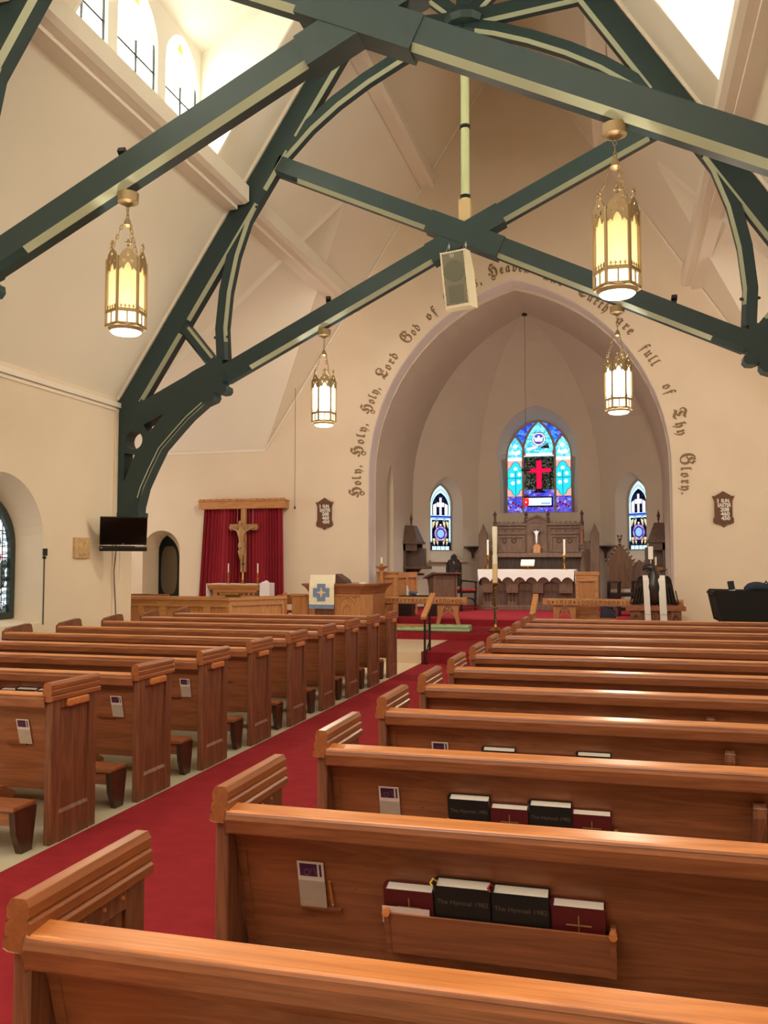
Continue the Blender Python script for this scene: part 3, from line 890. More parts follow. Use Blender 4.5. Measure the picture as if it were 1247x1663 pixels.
def glyph_mesh(ch, size):
    cu = bpy.data.curves.new('letter', 'FONT'); cu.body = ch; cu.size = size; cu.extrude = 0.0; cu.resolution_u = 3; cu.offset = 0.004
    o = bpy.data.objects.new('letter', cu); COL.objects.link(o)
    dg = bpy.context.evaluated_depsgraph_get(); dg.update()
    me = bpy.data.meshes.new_from_object(o.evaluated_get(dg))
    bpy.data.objects.remove(o); bpy.data.curves.remove(cu)
    return me
for wd, a, b in words_:
    s0, s1 = len_of(a), len_of(b)
    fr = fraktur(wd)
    items = []; x = 0
    for i, ch in enumerate(fr):
        sz = 0.40 if wd[i].isupper() else 0.30
        if ch not in FR or True:
            me = glyph_mesh(ch, sz)
        xs = [v.co.x for v in me.vertices]
        wdt = (max(xs) - min(xs)) if xs else 0.1
        items.append((me, min(xs) if xs else 0, wdt, x)); x += wdt + 0.045
    tot = x - 0.045; k = (s1 - s0) / tot
    k2 = max(0.75, min(1.15, k))
    g = G()
    for me, mn, wdt, x0 in items:
        mid_s = s0 + (x0 + wdt / 2) * k
        p, t = at_len(mid_s)
        if abs(mid_s - S_APEX) < 0.55:
            pa, ta = at_len(mid_s - 0.4); pb, tb = at_len(mid_s + 0.4)
            t = (pb - pa).normalized(); p = p.lerp((pa + pb) / 2, 0.35) + Vector((0, 0.05))
        nrm = Vector((-t[1], t[0]))
        ox = p + nrm * 0.17
        V = []
        for v in me.vertices:
            q = ox + t * ((v.co.x - mn - wdt / 2) * k2) + nrm * v.co.y
            V.append((q[0], YC - 0.012, q[1]))
        g.faces(V, [tuple(f.vertices) for f in me.polygons])
        bpy.data.meshes.remove(me)
    r = bmesh.ops.extrude_face_region(g.bm, geom=list(g.bm.faces))
    for v in r['geom']:
        if isinstance(v, bmesh.types.BMVert): v.co.y += 0.011
    g.obj('word', 'inscription_dark', ins)

# ================================================================== ROOF TRUSSES
def norms(path):
    out = []
    for i in range(len(path)):
        a = path[max(0, i - 1)]; b = path[min(len(path) - 1, i + 1)]
        dx, dz = b[0] - a[0], b[1] - a[1]; l = math.hypot(dx, dz)
        out.append((dz / l, -dx / l))
    return out
def beam(name, path, depth, th, y, parent, c=0.05, trim=(0.5, 0.5), strip=True):
    """timber along path (x,z); its chamfered, pale-painted edge lies on the +normal side facing the nave"""
    nn = norms(path); h = depth / 2
    sec = [(-h, 0.0), (h - c, 0.0), (h, c), (h, th - c), (h - c, th), (-h, th)]
    o = G().sweep(path, nn, sec, y).obj(name, 'green', parent)
    if strip:
        # cut the path back by trim at both ends
        def cut_path(p, t0, t1):
            L = [0]
            for a, b in zip(p, p[1:]): L.append(L[-1] + math.hypot(b[0] - a[0], b[1] - a[1]))
            def at(s):
                for i in range(len(p) - 1):
                    if s <= L[i + 1] or i == len(p) - 2:
                        f = (s - L[i]) / (L[i + 1] - L[i]); return (p[i][0] + (p[i + 1][0] - p[i][0]) * f, p[i][1] + (p[i + 1][1] - p[i][1]) * f)
            res = [at(t0)] + [q for q, l in zip(p, L) if t0 < l < L[-1] - t1] + [at(L[-1] - t1)]
            return res
        pp = cut_path(path, *trim); pn = norms(pp)
        e = 0.006
        sec2 = [(h - c + .002, -.005), (h + .005, c - .002), (h - .01, c), (h - c, .01)]
        G().sweep(pp, pn, sec2, y).obj('painted_edge', 'pale_green', o)
    return o
def truss(T, label):
    t = thing('roof_truss', label, 'roof truss', (XC, T, 7.0), 'dark green timber trusses of the nave roof')
    TH = 0.26
    for s in (-1, 1):
        P = lambda u, z: (XC + s * u, z)
        def path(*pts):
            q = [P(u, z) for u, z in pts]
            return q
        # rafter under the slope: normal must point into the nave
        d = 0.36; off = 0.07 + d / 2
        nx, nz = SL / math.hypot(1, SL), 1 / math.hypot(1, SL)
        r0 = (5.86 - off * nx, roof_z(5.86) - off * nz + 0.02); r1 = (0.10, roof_z(0.10) - off / nz)
        pts = [P(*r0), P(*r1)]
        if s > 0: pts = [pts[1], pts[0]]
        # split so that the pale edge stops at each joint
        m = lambda f: (pts[0][0] + (pts[1][0] - pts[0][0]) * f, pts[0][1] + (pts[1][1] - pts[0][1]) * f)
        cuts = [0, .155, .395, .49, .70, 1.0] if s < 0 else [0, .30, .51, .605, .845, 1.0]
        for a, b in zip(cuts, cuts[1:]):
            beam('rafter', [m(a), m(b)], d, TH, T, t, 0.05, (0.13, 0.13))
        # pale fillet between rafter and ceiling
        f0 = P(5.86, roof_z(5.86) - 0.03); f1 = P(0.1, roof_z(0.1) - 0.03)
        G().bar((f0[0], T + 0.05, f0[1]), (f1[0], T + 0.05, f1[1]), 0.14, 0.06, (-s * nx, 0, -nz)).obj('fillet', 'trim_paint', t)
        # wall post and pierced knee bracket, one plank with a corbelled nose
        out = [(5.86, 2.42), (5.47, 2.42), (5.46, 2.56), (5.376, 2.87), (5.226, 3.18), (5.056, 3.50), (4.796, 3.77), (4.566, 4.00), (4.296, 4.21), (4.136, 4.27),
               (4.10, 4.33), (4.11, 4.40), (4.02, 4.37), (3.93, 4.38), (3.89, 4.43), (3.90, 4.50), (3.96, 4.53), (3.97, 4.56), (3.91, 4.58), (3.88, 4.64), (3.90, 4.70),
               (4.00, 4.98), (4.14, 4.92), (4.50, 4.76), (4.60, 4.70), (5.40, 4.32), (5.46, 4.40), (5.86, 4.40)]
        tri1 = [(5.376, 3.92), (5.006, 4.09), (5.276, 3.77)]; tri2 = [(5.726, 3.46), (5.526, 3.43), (5.726, 2.98)]
        cir = circle(5.546, 3.67, 0.155, 24)
        b = G().plate([P(*q) for q in out], [[P(*q) for q in tri1], [P(*q) for q in tri2], [P(*q) for q in cir]], 'y', T + 0.005, T + TH + 0.015).obj('bracket', 'green', t)
        cp = [(5.43, 2.70), (5.376, 2.87), (5.226, 3.18), (5.056, 3.50), (4.796, 3.77), (4.566, 4.00), (4.296, 4.21)]
        cp = [P(*q) for q in cp]
        if s > 0: cp = list(reversed(cp))
        e = 0.006
        G().sweep(cp, norms(cp), [(-0.045, -.004), (.006, 0.03), (-.01, 0.03), (-0.045, 0.004)], T).obj('painted_edge', 'pale_green', b)
        G().box(min(P(5.43, 0)[0], P(5.9, 0)[0]), max(P(5.43, 0)[0], P(5.9, 0)[0]), T - 0.01, T + TH + 0.03, 2.40, 2.47).obj('post_foot', 'green', t)
        # scissor brace from the bracket nose, over the crossing, to the opposite rafter
        a0 = (XC + s * 3.95, 6.62 - 0.49 * 3.95); a1 = (XC - s * 3.06, 6.62 + 0.47 * 3.06); ac = (XC, 6.62)
        for A, B in ((a0, ac), (ac, a1)):
            pth = [A, B] if A[0] < B[0] else [B, A]
            beam('scissor_brace', pth, 0.30, TH - 0.02, T + 0.01 * (1 if s < 0 else 0), t, 0.055, (0.46, 0.46))
            dx, dz = B[0] - A[0], B[1] - A[1]; l = math.hypot(dx, dz); ux, uz = dx / l, dz / l
        # sleeves where the braces cross
        c0 = (XC + s * 0.55, 6.62 - 0.49 * 0.55); c1 = (XC - s * 0.55, 6.62 + 0.47 * 0.55)
        G().bar((c0[0], T + TH / 2, c0[1]), (c1[0], T + TH / 2, c1[1]), TH + 0.02 + 0.008 * s, 0.325, (0, 0, 1)).obj('sleeve', 'green', t)
        # curved brace
        cv = [(3.96, 4.92), (3.99, 5.45), (3.93, 6.05), (3.80, 6.65), (3.60, 7.22), (3.32, 7.72), (2.93, 8.22), (2.50, 8.64), (2.05, 8.98), (1.55, 9.28), (1.0, 9.55), (0.5, 9.75), (0.0, 9.90)]
        du = 0.17 if T < 10 else 0.02
        cv = [P(u + du * min(1, u / 3.0), z) for u, z in cv]
        if s > 0: cv = list(reversed(cv))
        beam('curved_brace', cv, 0.19, TH - 0.04, T + 0.02, t, 0.045, (0.30, 0.2) if s < 0 else (0.2, 0.30))
        for q in ((3.985, 5.30), (3.50, 7.40)):
            pp = P(*q)
            G().ball((pp[0] + s * -0.10, T + 0.03, pp[1]), 0.03, 1, 0.6, 0.8, 8, 6).ball((pp[0] + s * 0.12, T + 0.03, pp[1]), 0.03, 1, 0.6, 0.8, 8, 6).obj('bolt', 'green', t, smooth=True)
        # short strut from rafter to bracket
        p0, p1 = P(4.78, 5.62), P(4.10, 4.80)
        pth = [p0, p1] if p0[0] < p1[0] else [p1, p0]
        pth2 = list(pth)
        o = beam('strut', pth2, 0.19, TH - 0.04, T + 0.02, t, 0.04, (0.16, 0.16), strip=False)
        ex = (pth[1][0] - pth[0][0], pth[1][1] - pth[0][1]); l = math.hypot(*ex)
        nx2, nz2 = -ex[1] / l, ex[0] / l
        if nz2 < 0: nx2, nz2 = -nx2, -nz2
        q0 = (pth[0][0] + ex[0] * .2 + nx2 * .07, pth[0][1] + ex[1] * .2 + nz2 * .07); q1 = (pth[0][0] + ex[0] * .85 + nx2 * .07, pth[0][1] + ex[1] * .85 + nz2 * .07)
        G().bar((q0[0], T + 0.018, q0[1]), (q1[0], T + 0.018, q1[1]), 0.012, 0.05, (nx2, 0, nz2)).obj('painted_edge', 'pale_green', o)
        # struts fanning from the upper joint
        for (u1, z1), dp in (((2.02, 10.12), 0.24), ((1.28, 11.15), 0.2)):
            pp = [P(0.0, 9.98), P(u1, z1)]
            if pp[0][0] > pp[1][0]: pp.reverse()
            beam('upper_strut', pp, dp, TH - 0.06, T + 0.03, t, 0.045, (0.30, 0.22) if s > 0 else (0.22, 0.30))
    yc = T + 0.13
    G().lathe([(0.30, -0.09), (0.34, 0), (0.30, 0.09)], (XC, yc, 9.98), 12, None).obj('upper_boss', 'green', t)
    G().bar((XC, yc, 9.9), (XC, yc, 12.95), 0.22, 0.22, (0, 1, 0)).obj('king_post', 'green', t)
    p = G().lathe([(0.070, 0), (0.074, 0.02), (0.066, 0.06), (0.066, 2.60), (0.074, 2.64), (0.078, 2.75)], (XC, yc, 7.16), 20).obj('pole', 'pole_green', t, smooth=True)
    for z in (7.22, 8.32, 9.42):
        G().lathe([(0.070, -0.03), (0.082, -0.02), (0.074, 0), (0.082, 0.02), (0.070, 0.03)], (XC, yc, z), 20).obj('ring', 'black_ring', p, smooth=True)
    G().box(XC - 0.09, XC + 0.09, yc - 0.09, yc + 0.09, 6.70, 7.16).obj('pole_base', 'tan_paint', t)
    return t
truss(T2, 'dark green scissor roof truss with the white loudspeaker hung at its crossing')
truss(T1, 'dark green scissor roof truss overhead, nearer of the two to the viewer')

# ================================================================== LANTERNS
def frost(name, col):
    m = bpy.data.materials.new(name); m.use_nodes = True; MATS[name] = m
    nt = m.node_tree; nt.nodes.clear()
    out = nt.nodes.new('ShaderNodeOutputMaterial'); mx = nt.nodes.new('ShaderNodeMixShader')
    tr = nt.nodes.new('ShaderNodeBsdfTranslucent'); df = nt.nodes.new('ShaderNodeBsdfDiffuse')
    tr.inputs[0].default_value = lin(col); df.inputs[0].default_value = lin((240, 228, 196))
    mx.inputs[0].default_value = 0.35
    nt.links.new(tr.outputs[0], mx.inputs[1]); nt.links.new(df.outputs[0], mx.inputs[2]); nt.links.new(mx.outputs[0], out.inputs[0])
frost('lantern_glass', (255, 246, 222))
glow('lantern_glass_bright', (255, 247, 226), 6.0)
glow('lantern_disc', (255, 240, 205), 6.0)
glow('lantern_band', (255, 238, 190), 2.2)
WARM = (1.0, 0.86, 0.66)
def lantern(x, T, ztop, zb, label, inner, below, finish, bulb=WARM):
    """zb: rim of the hexagon, ztop: tips of the gables"""
    y = T + 0.12
    zm = 6.62 - 0.49 * abs(x - XC) - 0.19
    t = thing('pendant_lantern', label, 'lantern', (x, y, zb), 'gothic lanterns hung from the trusses')
    R = 0.188; a6 = math.atan2(0 - y, 0 - x) + 0.06; n6 = [(math.cos(PI / 3 * k + PI / 6 + a6), math.sin(PI / 3 * k + PI / 6 + a6)) for k in range(6)]
    V = [(x + R * a, y + R * b) for a, b in n6]
    H = ztop - zb
    zsh = zb + H * 0.74      # springing of the gables
    g = G().lathe([(0.02, -0.13), (0.05, -0.11), (0.10, -0.09), (0.105, 0.0), (0.06, 0.02)], (x, y, zm), 18); g.obj('ceiling_cup', finish, t, smooth=True)
    # chain
    zt = zm - 0.12; zj = ztop + (zm - ztop) * 0.42
    g = G(); nl = max(4, int((zt - zj) / 0.055))
    for k in range(nl):
        z = zt - (k + .5) * (zt - zj) / nl; a = PI / 2 * (k % 2)
        g.tube([(x + 0.014 * math.cos(a) * math.cos(q), y + 0.014 * math.sin(a) * math.cos(q), z + 0.036 * math.sin(q)) for q in [2 * PI * i / 8 for i in range(8)]], 0.005, 4, closed=True)
    g.obj('chain', finish, t)
    g = G().lathe([(0.012, 0.06), (0.03, 0.03), (0.035, 0.0), (0.05, -0.02), (0.02, -0.04)], (x, y, zj), 10); g.obj('chain_hub', finish, t, smooth=True)
    for k in (0, 2, 4):
        g = G(); A = Vector((x + 0.05 * n6[k][0], y + 0.05 * n6[k][1], zj - 0.02)); B = Vector((V[k][0], V[k][1], zsh + 0.02))
        m = max(5, int((A - B).length / 0.05))
        for i in range(m):
            c = A.lerp(B, (i + .5) / m); d = (B - A).normalized(); s1 = d.cross(Vector((0, 0, 1))).normalized() if i % 2 else d.cross(d.cross(Vector((0, 0, 1)))).normalized()
            g.tube([c + s1 * 0.012 * math.cos(q) + d * 0.032 * math.sin(q) for q in [2 * PI * j / 8 for j in range(8)]], 0.0045, 4, closed=True)
        g.obj('chain', finish, t)
    fr = G()
    for k in range(6):
        fr.bar((*V[k], zb), (*V[k], zsh + 0.05), 0.022, 0.022, (n6[k][0], n6[k][1], 0))
    for z, hh in ((zb, 0.03), (zb + 0.13, 0.022)):
        for k in range(6):
            a, b = V[k], V[(k + 1) % 6]; fr.bar((*a, z), (*b, z), 0.02, hh)
    fr.obj('frame', finish, t)
    for k in range(6):
        a, b = Vector((*V[k], 0)), Vector((*V[(k + 1) % 6], 0)); ex = (b - a).normalized(); mid_ = (a + b) / 2; W2 = (b - a).length / 2 - 0.008
        ey = Vector((ex.y, -ex.x, 0))
        M = frame_mat((mid_.x, mid_.y, 0), ex, ey, (0, 0, 1))
        # pierced gable: pointed head with a quatrefoil, two trefoils and a cusped lower edge
        z0 = zsh - H * 0.11; za = ztop - 0.07
        out = [(-W2, z0), (-W2 * .62, z0 + .035), (-W2 * .45, z0 + .01), (-W2 * .30, z0 + .055), (0, z0 + .10), (W2 * .30, z0 + .055), (W2 * .45, z0 + .01), (W2 * .62, z0 + .035), (W2, z0)] + lancet(0, W2, z0, zsh, za, 8)[2:]
        hs = [[(px * .020 * 1.0, zsh + H * .10 + pz * .030) for px, pz in ((0, 1), (.35, .35), (1, 0), (.35, -.35), (0, -1), (-.35, -.35), (-1, 0), (-.35, .35))]]
        hs += [[(s2 * W2 * .42 + .020 * math.cos(q) * (1 if i % 2 else .6), zsh + H * .015 + .024 * math.sin(q) * (1 if i % 2 else .6)) for i, q in enumerate([2 * PI * j / 10 + PI / 2 for j in range(10)])] for s2 in (-1, 1)]
        g = G().plate(out, hs, 'y', -0.006, 0.006, M)
        g.ball(M @ Vector((0, 0, za + .02)), 0.014, u=8, v=6).ball(M @ Vector((-.02, 0, za + .045)), 0.012, u=6, v=5).ball(M @ Vector((.02, 0, za + .045)), 0.012, u=6, v=5).ball(M @ Vector((0, 0, za + .065)), 0.013, 1, 1, 1.4, u=6, v=5)
        # little crosses standing on the lower band
        for q in range(4):
            cx = -W2 * .66 + q * W2 * .44
            g.box(cx - .004, cx + .004, -.004, .004, zb + .14, zb + .19, M).box(cx - .012, cx + .012, -.004, .004, zb + .168, zb + .176, M)
        g.box(-.006, .006, -.006, .006, zb + .01, zb + .15, M).box(-W2, W2, -.005, .005, zb + .136, zb + .15, M)
        for s2 in (-1, 1): g.box(s2 * W2 - .006, s2 * W2 + .006, -.006, .006, zb + .136, z0 + .05, M)
        g.obj('gable', finish, t)
        g = G().plate([(-W2, zb + .14), (W2, zb + .14)] + [(px, pz) for px, pz in lancet(0, W2 * .96, zb + .14, zsh, za - .02, 8)[2:] if pz < zsh + .012], [], 'y', -0.022, -0.018, M); g.obj('glass_panel', 'lantern_glass' if bulb is WARM else 'lantern_glass_bright', t)
        G().plate([(-W2, zb + .015), (W2, zb + .015), (W2, zb + .125), (-W2, zb + .125)], [], 'y', -0.022, -0.018, M).obj('glass_panel', 'lantern_band', t)
    G().lathe([(0.19, 0.0), (0.165, -0.02), (0.15, -0.045)], (x, y, zb), 24).obj('rim', finish, t, smooth=True)
    G().lathe([(0.148, -0.045), (0.13, -0.062), (0.08, -0.074), (0.0, -0.078)], (x, y, zb), 24).obj('bottom_glass', 'lantern_disc', t, smooth=True)
    for nm, zz, e, rad in (('lantern_bulb', zb + 0.22, inner, 0.05), ('lantern_downlight', zb - 0.16, below, 0.10)):
        d = bpy.data.lights.new(nm, 'POINT'); d.energy = e; d.color = bulb if nm == 'lantern_bulb' else WARM; d.shadow_soft_size = rad
        o = bpy.data.objects.new(nm, d); COL.objects.link(o); o.location = (x, y, zz)
    return t
lantern(-4.64, T1, 4.74, 3.93, 'bronze gothic lantern hung from the nearer truss, on the television side', 40, 34, 'antique')
lantern(-0.02, T1, 4.74, 3.93, 'bronze gothic lantern hung from the nearer truss, on the piano side', 40, 34, 'antique')
lantern(-4.52, T2, 4.66, 3.85, 'brightly glowing white lantern hung from the farther truss, over the pulpit', 60, 80, 'antique', (1.0, 0.95, 0.88))
lantern(-0.04, T2, 4.66, 3.85, 'brightly glowing white lantern hung from the farther truss, before the arch on the piano side', 60, 80, 'antique', (1.0, 0.95, 0.88))

# ================================================================== SMALL SPOTLIGHTS ON THE TRUSSES
def spotlight(x, T, target, energy, label):
    z = 6.62 - 0.49 * abs(x - XC) + 0.19
    y = T + 0.15
    t = thing('spotlight', label, 'spotlight', (x, y, z), 'small black spotlights on the trusses')
    dv = (Vector(target) - Vector((x, y, z + .08))).normalized()
    G().box(x - .03, x + .03, y - .03, y + .03, z - .03, z + .04).obj('clamp', 'black_matte', t)
    G().bar(Vector((x, y, z + .08)) - dv * .06, Vector((x, y, z + .08)) + dv * .06, .08, .06).bevel(.01, 2).obj('housing', 'black_matte', t)
    d = bpy.data.lights.new('spotlight_beam', 'SPOT'); d.energy = energy; d.color = (1.0, .84, .70); d.spot_size = math.radians(105); d.spot_blend = 1.0; d.shadow_soft_size = .08
    o = bpy.data.objects.new('spotlight_beam', d); COL.objects.link(o); o.location = Vector((x, y, z + .09)) + dv * .09
    o.rotation_euler = dv.to_track_quat('-Z', 'Y').to_euler()
    return t
spotlight(-4.46, T2, (-6.2, YC, 3.6), 330, 'small black spotlight on the farther truss above the lantern over the pulpit')
spotlight(0.75, T2, (0.6, YC, 4.2), 260, 'small black spotlight on the farther truss, on the piano side')
spotlight(-4.72, T1, (-5.5, 15.0, 1.0), 40, 'small black spotlight on the nearer truss, above the television-side lantern')

# ================================================================== PEWS
ROW0, PITCH = 4.51, 0.961
PL = 3.42                      # length of a pew
def back_y(z): return 0.045 + (0.80 - z) * 0.30
def capped_end(parent, x0, sgn, fancy=True):
    """end panel: frame and sunk panel, stepped cap. x0 = aisle face, body towards sgn"""
    X = lambda a, b: (min(x0 + sgn * a, x0 + sgn * b), max(x0 + sgn * a, x0 + sgn * b))
    g = G()
    a, b = X(0, 0.044)
    g.box(a, b, 0, 0.085, 0, 0.85).box(a, b, 0.375, 0.46, 0, 0.85)
    g.box(a, b, 0.085, 0.375, 0.78, 0.85)
    xx = sorted([x0, x0 + sgn * 0.044])
    # bottom rail with a sloping ledge
    g.plate([(xx[0], 0.0), (xx[1], 0.0), (xx[1], 0.165), ((xx[0] + xx[1]) / 2, 0.195), (xx[0], 0.165)], [], 'y', 0.085, 0.375)
    e = g.bevel(0.004, 1).obj('end_panel', 'oak_z', parent, local=True)
    a, b = X(0.014, 0.030)
    G().box(a, b, 0.08, 0.38, 0.1, 0.80).obj('sunk_panel', 'oak_z', e, local=True)
    # stepped cap
    q = lambda o: x0 - sgn * o
    r = lambda o: x0 + sgn * (0.044 + o)
    pr = [(0.001, 0.832), (0.013, 0.838), (0.013, 0.858), (0.004, 0.865), (0.009, 0.872), (0.009, 0.893), (0.0, 0.899), (0.005, 0.906), (0.005, 0.926), (-0.005, 0.942)]
    poly = [(q(o), z) for o, z in pr] + [(r(o), z) for o, z in reversed(pr)]
    G().plate(poly, [], 'y', -0.016, 0.478).bevel(0.003, 1, 50).obj('end_cap', 'oak_y', parent, local=True)
    if fancy:
        xs = sorted([x0 - sgn * 0.028, x0 + sgn * 0.004])
        G().box(xs[0], xs[1], 0.13, 0.34, 0.785, 0.832).bevel(0.013, 3).obj('hand_grip', 'oak_edge', parent, local=True)
    g = G()
    for y in (0.19, 0.27, 0.35):
        g.ball((x0 + sgn * 0.045, y, 0.815), 0.006, u=6, v=5)
    g.obj('screw_plug', 'oak_edge', parent, local=True)
    return e
def make_pew(sgn, label, group):
    """sgn +1: body runs to +x from the aisle; local origin on the floor at the aisle face"""
    t = thing('pew', label, 'pew', (0, 0, 0), group)
    B = lambda g, a, b, *r: g.box(min(sgn * a, sgn * b), max(sgn * a, sgn * b), *r)
    capped_end(t, 0.0, sgn)
    # far end: plain rounded board
    xa, xb = sorted([sgn * (PL - 0.05), sgn * PL])
    G().plate([(0, 0), (0.46, 0), (0.46, 0.86), (0.44, 0.93), (0.40, 0.945), (0.06, 0.915), (0.0, 0.88)], [], 'x', xa, xb).bevel(0.012, 2).obj('end_panel', 'oak_z', t, local=True)
    xs = sorted([sgn * 0.043, sgn * (PL - 0.04)])
    # leaning back, framed
    bk = G().plate([(back_y(0.80), 0.80), (back_y(0.80) + 0.022, 0.80), (back_y(0.27) + 0.022, 0.27), (back_y(0.27), 0.27)], [], 'x', xs[0], xs[1]).obj('backrest', 'oak_x', t, local=True)
    g = G()
    for zz in ((0.75, 0.79),):
        g.plate([(back_y(zz[1]) - 0.010, zz[1]), (back_y(zz[1]) + 0.005, zz[1]), (back_y(zz[0]) + 0.005, zz[0]), (back_y(zz[0]) - 0.003, zz[0])], [], 'x', xs[0], xs[1])
    g.plate([(back_y(.32) - 0.008, .32), (back_y(.32) + .005, .32), (back_y(.265) + .005, .265), (back_y(.265) - 0.008, .265)], [], 'x', xs[0], xs[1])
    for x in (0.062, PL - 0.075):
        a, b = sorted([sgn * (x - 0.014), sgn * (x + 0.014)])
        g.plate([(back_y(.80) - 0.006, .80), (back_y(.80) + .005, .80), (back_y(.27) + .005, .27), (back_y(.27) - 0.006, .27)], [], 'x', a, b)
    g.obj('back_moulding', 'oak_x', bk, local=True)
    # top rail, its upper edge coloured lighter for the lamplight on it
    G().plate([(-0.018, 0.800), (0.048, 0.792), (0.060, 0.83), (0.058, 0.874), (-0.022, 0.866), (-0.028, 0.846)], [], 'x', xs[0], xs[1]).bevel(0.006, 2).obj('top_rail', 'oak_x', t, local=True)
    G().plate([(-0.020, 0.8645), (0.054, 0.8725), (0.050, 0.880), (-0.014, 0.873)], [], 'x', xs[0], xs[1]).bevel(0.003, 2).obj('lit_top_edge', 'oak_edge', t, local=True)
    G().plate([(0.17, 0.425), (0.50, 0.435), (0.50, 0.462), (0.17, 0.445)], [], 'x', xs[0], xs[1]).bevel(0.008, 2).obj('seat', 'oak_x', t, local=True)
    # mid support with a rounded head that stands proud of the back
    a, b = sorted([sgn * 1.715, sgn * 1.757])
    G().plate([(0.005, 0.70), (0.010, 0.735), (0.03, 0.752), (0.09, 0.74), (0.30, 0.30), (0.42, 0.43), (0.42, 0.0), (0.10, 0.0), (0.13, 0.20)], [], 'x', a, b).bevel(0.004, 1).obj('mid_support', 'oak_z', t, local=True)
    # book rack on the back
    rk = G()
    f = lambda z, o: back_y(z) - o
    rk.plate([(f(.590, .078), .590), (f(.590, .066), .590), (f(.460, .066), .460), (f(.460, .078), .460)], [], 'x', *sorted([sgn * 0.545, sgn * 1.225]))
    rk.plate([(f(.470, .07), .470), (f(.470, -.005), .470), (f(.458, -.005), .458), (f(.458, .07), .458)], [], 'x', *sorted([sgn * 0.545, sgn * 1.225]))
    rack = rk.obj('book_rack', 'oak_x', t, local=True)
    for x in (0.553, 1.217):
        a, b = sorted([sgn * (x - 0.008), sgn * (x + 0.008)])
        G().plate([(f(.595, .082), .590), (f(.60, .05), .604), (f(.595, -.005), .595), (f(.458, -.005), .458), (f(.458, .08), .458)], [], 'x', a, b).obj('rack_cheek', 'oak_x', rack, local=True)
        G().tube([(sgn * x, f(.594, .088), .594), (sgn * x, f(.594, .066), .594)], 0.012, 10).obj('rack_peg', 'oak_edge', rack, local=True)
    # narrow ledge for the leaflet
    G().plate([(f(.556, .020), .556), (f(.556, -.003), .556), (f(.546, -.003), .546), (f(.546, .016), .546)], [], 'x', *sorted([sgn * 0.25, sgn * 0.385])).obj('card_ledge', 'oak_x', t, local=True)
    g = G().ball((sgn * 0.43, f(.63, .002), .63), 0.005, u=6, v=5).obj('tack', 'brass', t, local=True)
    # kneeler hinged behind
    k = G().box(*sorted([sgn * 0.07, sgn * (PL - 0.1)]), -0.23, -0.035, 0.245, 0.275).box(*sorted([sgn * 0.09, sgn * (PL - 0.12)]), -0.215, -0.19, 0.165, 0.245).bevel(0.01, 2).obj('kneeler', 'oak_x', t, local=True)
    for x in (0.085, 1.70, PL - 0.115):
        a, b = sorted([sgn * (x - 0.02), sgn * (x + 0.02)])
        G().plate([(-0.16, 0.0), (-0.07, 0.0), (-0.05, 0.12), (-0.03, 0.245), (-0.225, 0.245), (-0.21, 0.12)], [], 'x', a, b).obj('kneeler_leg', 'kneeler_dark', k, local=True)
    for x in (0.42, PL - 0.42):
        a, b = sorted([sgn * (x - 0.03), sgn * (x + 0.03)])
        G().plate([(-0.15, 0.26), (-0.13, 0.31), (0.10, 0.30), (0.20, 0.24), (0.18, 0.20), (-0.10, 0.25)], [], 'x', a, b).obj('kneeler_arm', 'oak_x', k, local=True)
    return t
ORD = ['front', 'second', 'third', 'fourth', 'fifth', 'sixth', 'seventh', 'eighth', 'ninth', 'tenth', 'eleventh', 'twelfth']
def ordrow(k):
    n = 8 - k
    return 'frontmost pew' if n == 0 else '%s pew from the front' % ORD[n]
def pew_label(k, side):
    return 'varnished oak pew, ' + ordrow(k) + ' on the %s side of the red carpet' % side
protoR = make_pew(1, pew_label(-3, 'piano'), 'oak pews on the piano side')
protoL = make_pew(-1, pew_label(0, 'television'), 'oak pews on the television side')
for k in range(-3, 9):
    o = protoR if k == -3 else copy_tree(protoR)
    o.location = (-1.262, ROW0 + k * PITCH + 0.016, 0)
    o['label'] = pew_label(k, 'piano')
for k in range(0, 9):
    o = protoL if k == 0 else copy_tree(protoL)
    o.location = (-3.249, ROW0 + k * PITCH + 0.016, 0)
    o['label'] = pew_label(k, 'television')

# ================================================================== BOOKS AND LEAFLETS
TILT = math.atan(0.30)
def book(kind, x, row, label, dz=0.0, tilt=0.0, h=None):
    """stands in a rack: spine towards -x, page tops up, cover to the viewer; leans with the back"""
    blk = kind == 'hymnal'
    W, H, D = (0.165, 0.235, 0.050) if blk else (0.150, 0.205, 0.045)
    if h: H = h
    y = ROW0 + row * PITCH + 0.016 + back_y(0.475) - 0.009
    t = thing(kind, label, 'book', (x, y, 0.474 + dz), 'service books in the pew racks')
    t.rotation_euler = (TILT * 0.92, tilt, 0)
    m = 'book_black' if blk else 'book_red'
    # cover: two boards and a rounded spine, pages inset
    G().box(0, W, -D, -D + 0.003, 0, H).box(0, W, -0.003, 0, 0, H).plate([(0.0, -D), (-0.006, -D * .8), (-0.008, -D / 2), (-0.006, -D * .2), (0.0, 0.0), (0.004, -0.003), (0.004, -D + 0.003)], [], 'z', 0, H).obj('cover', m, t, local=True)
    G().box(0.004, W - 0.005, -D + 0.003, -0.003, 0.005, H - 0.004).obj('page_block', 'page', t, local=True)
    MM = Matrix.Translation((W / 2, -D - 0.0008, H * 0.79)) @ Matrix.Rotation(PI / 2, 4, 'X')
    if blk:
        text('cover_lettering', 'The Hymnal 1982', 0.0215, 'cover_print', MM, t, 0.0, 'CENTER', 1.0, 1.0, True)
    else:
        g = G().box(W / 2 - .0018, W / 2 + .0018, -D - .001, -D, H * .40, H * .88).box(W / 2 - .036, W / 2 + .036, -D - .001, -D, H * .715, H * .735)
        g.obj('cover_cross', 'cover_gold', t, local=True)
    return t
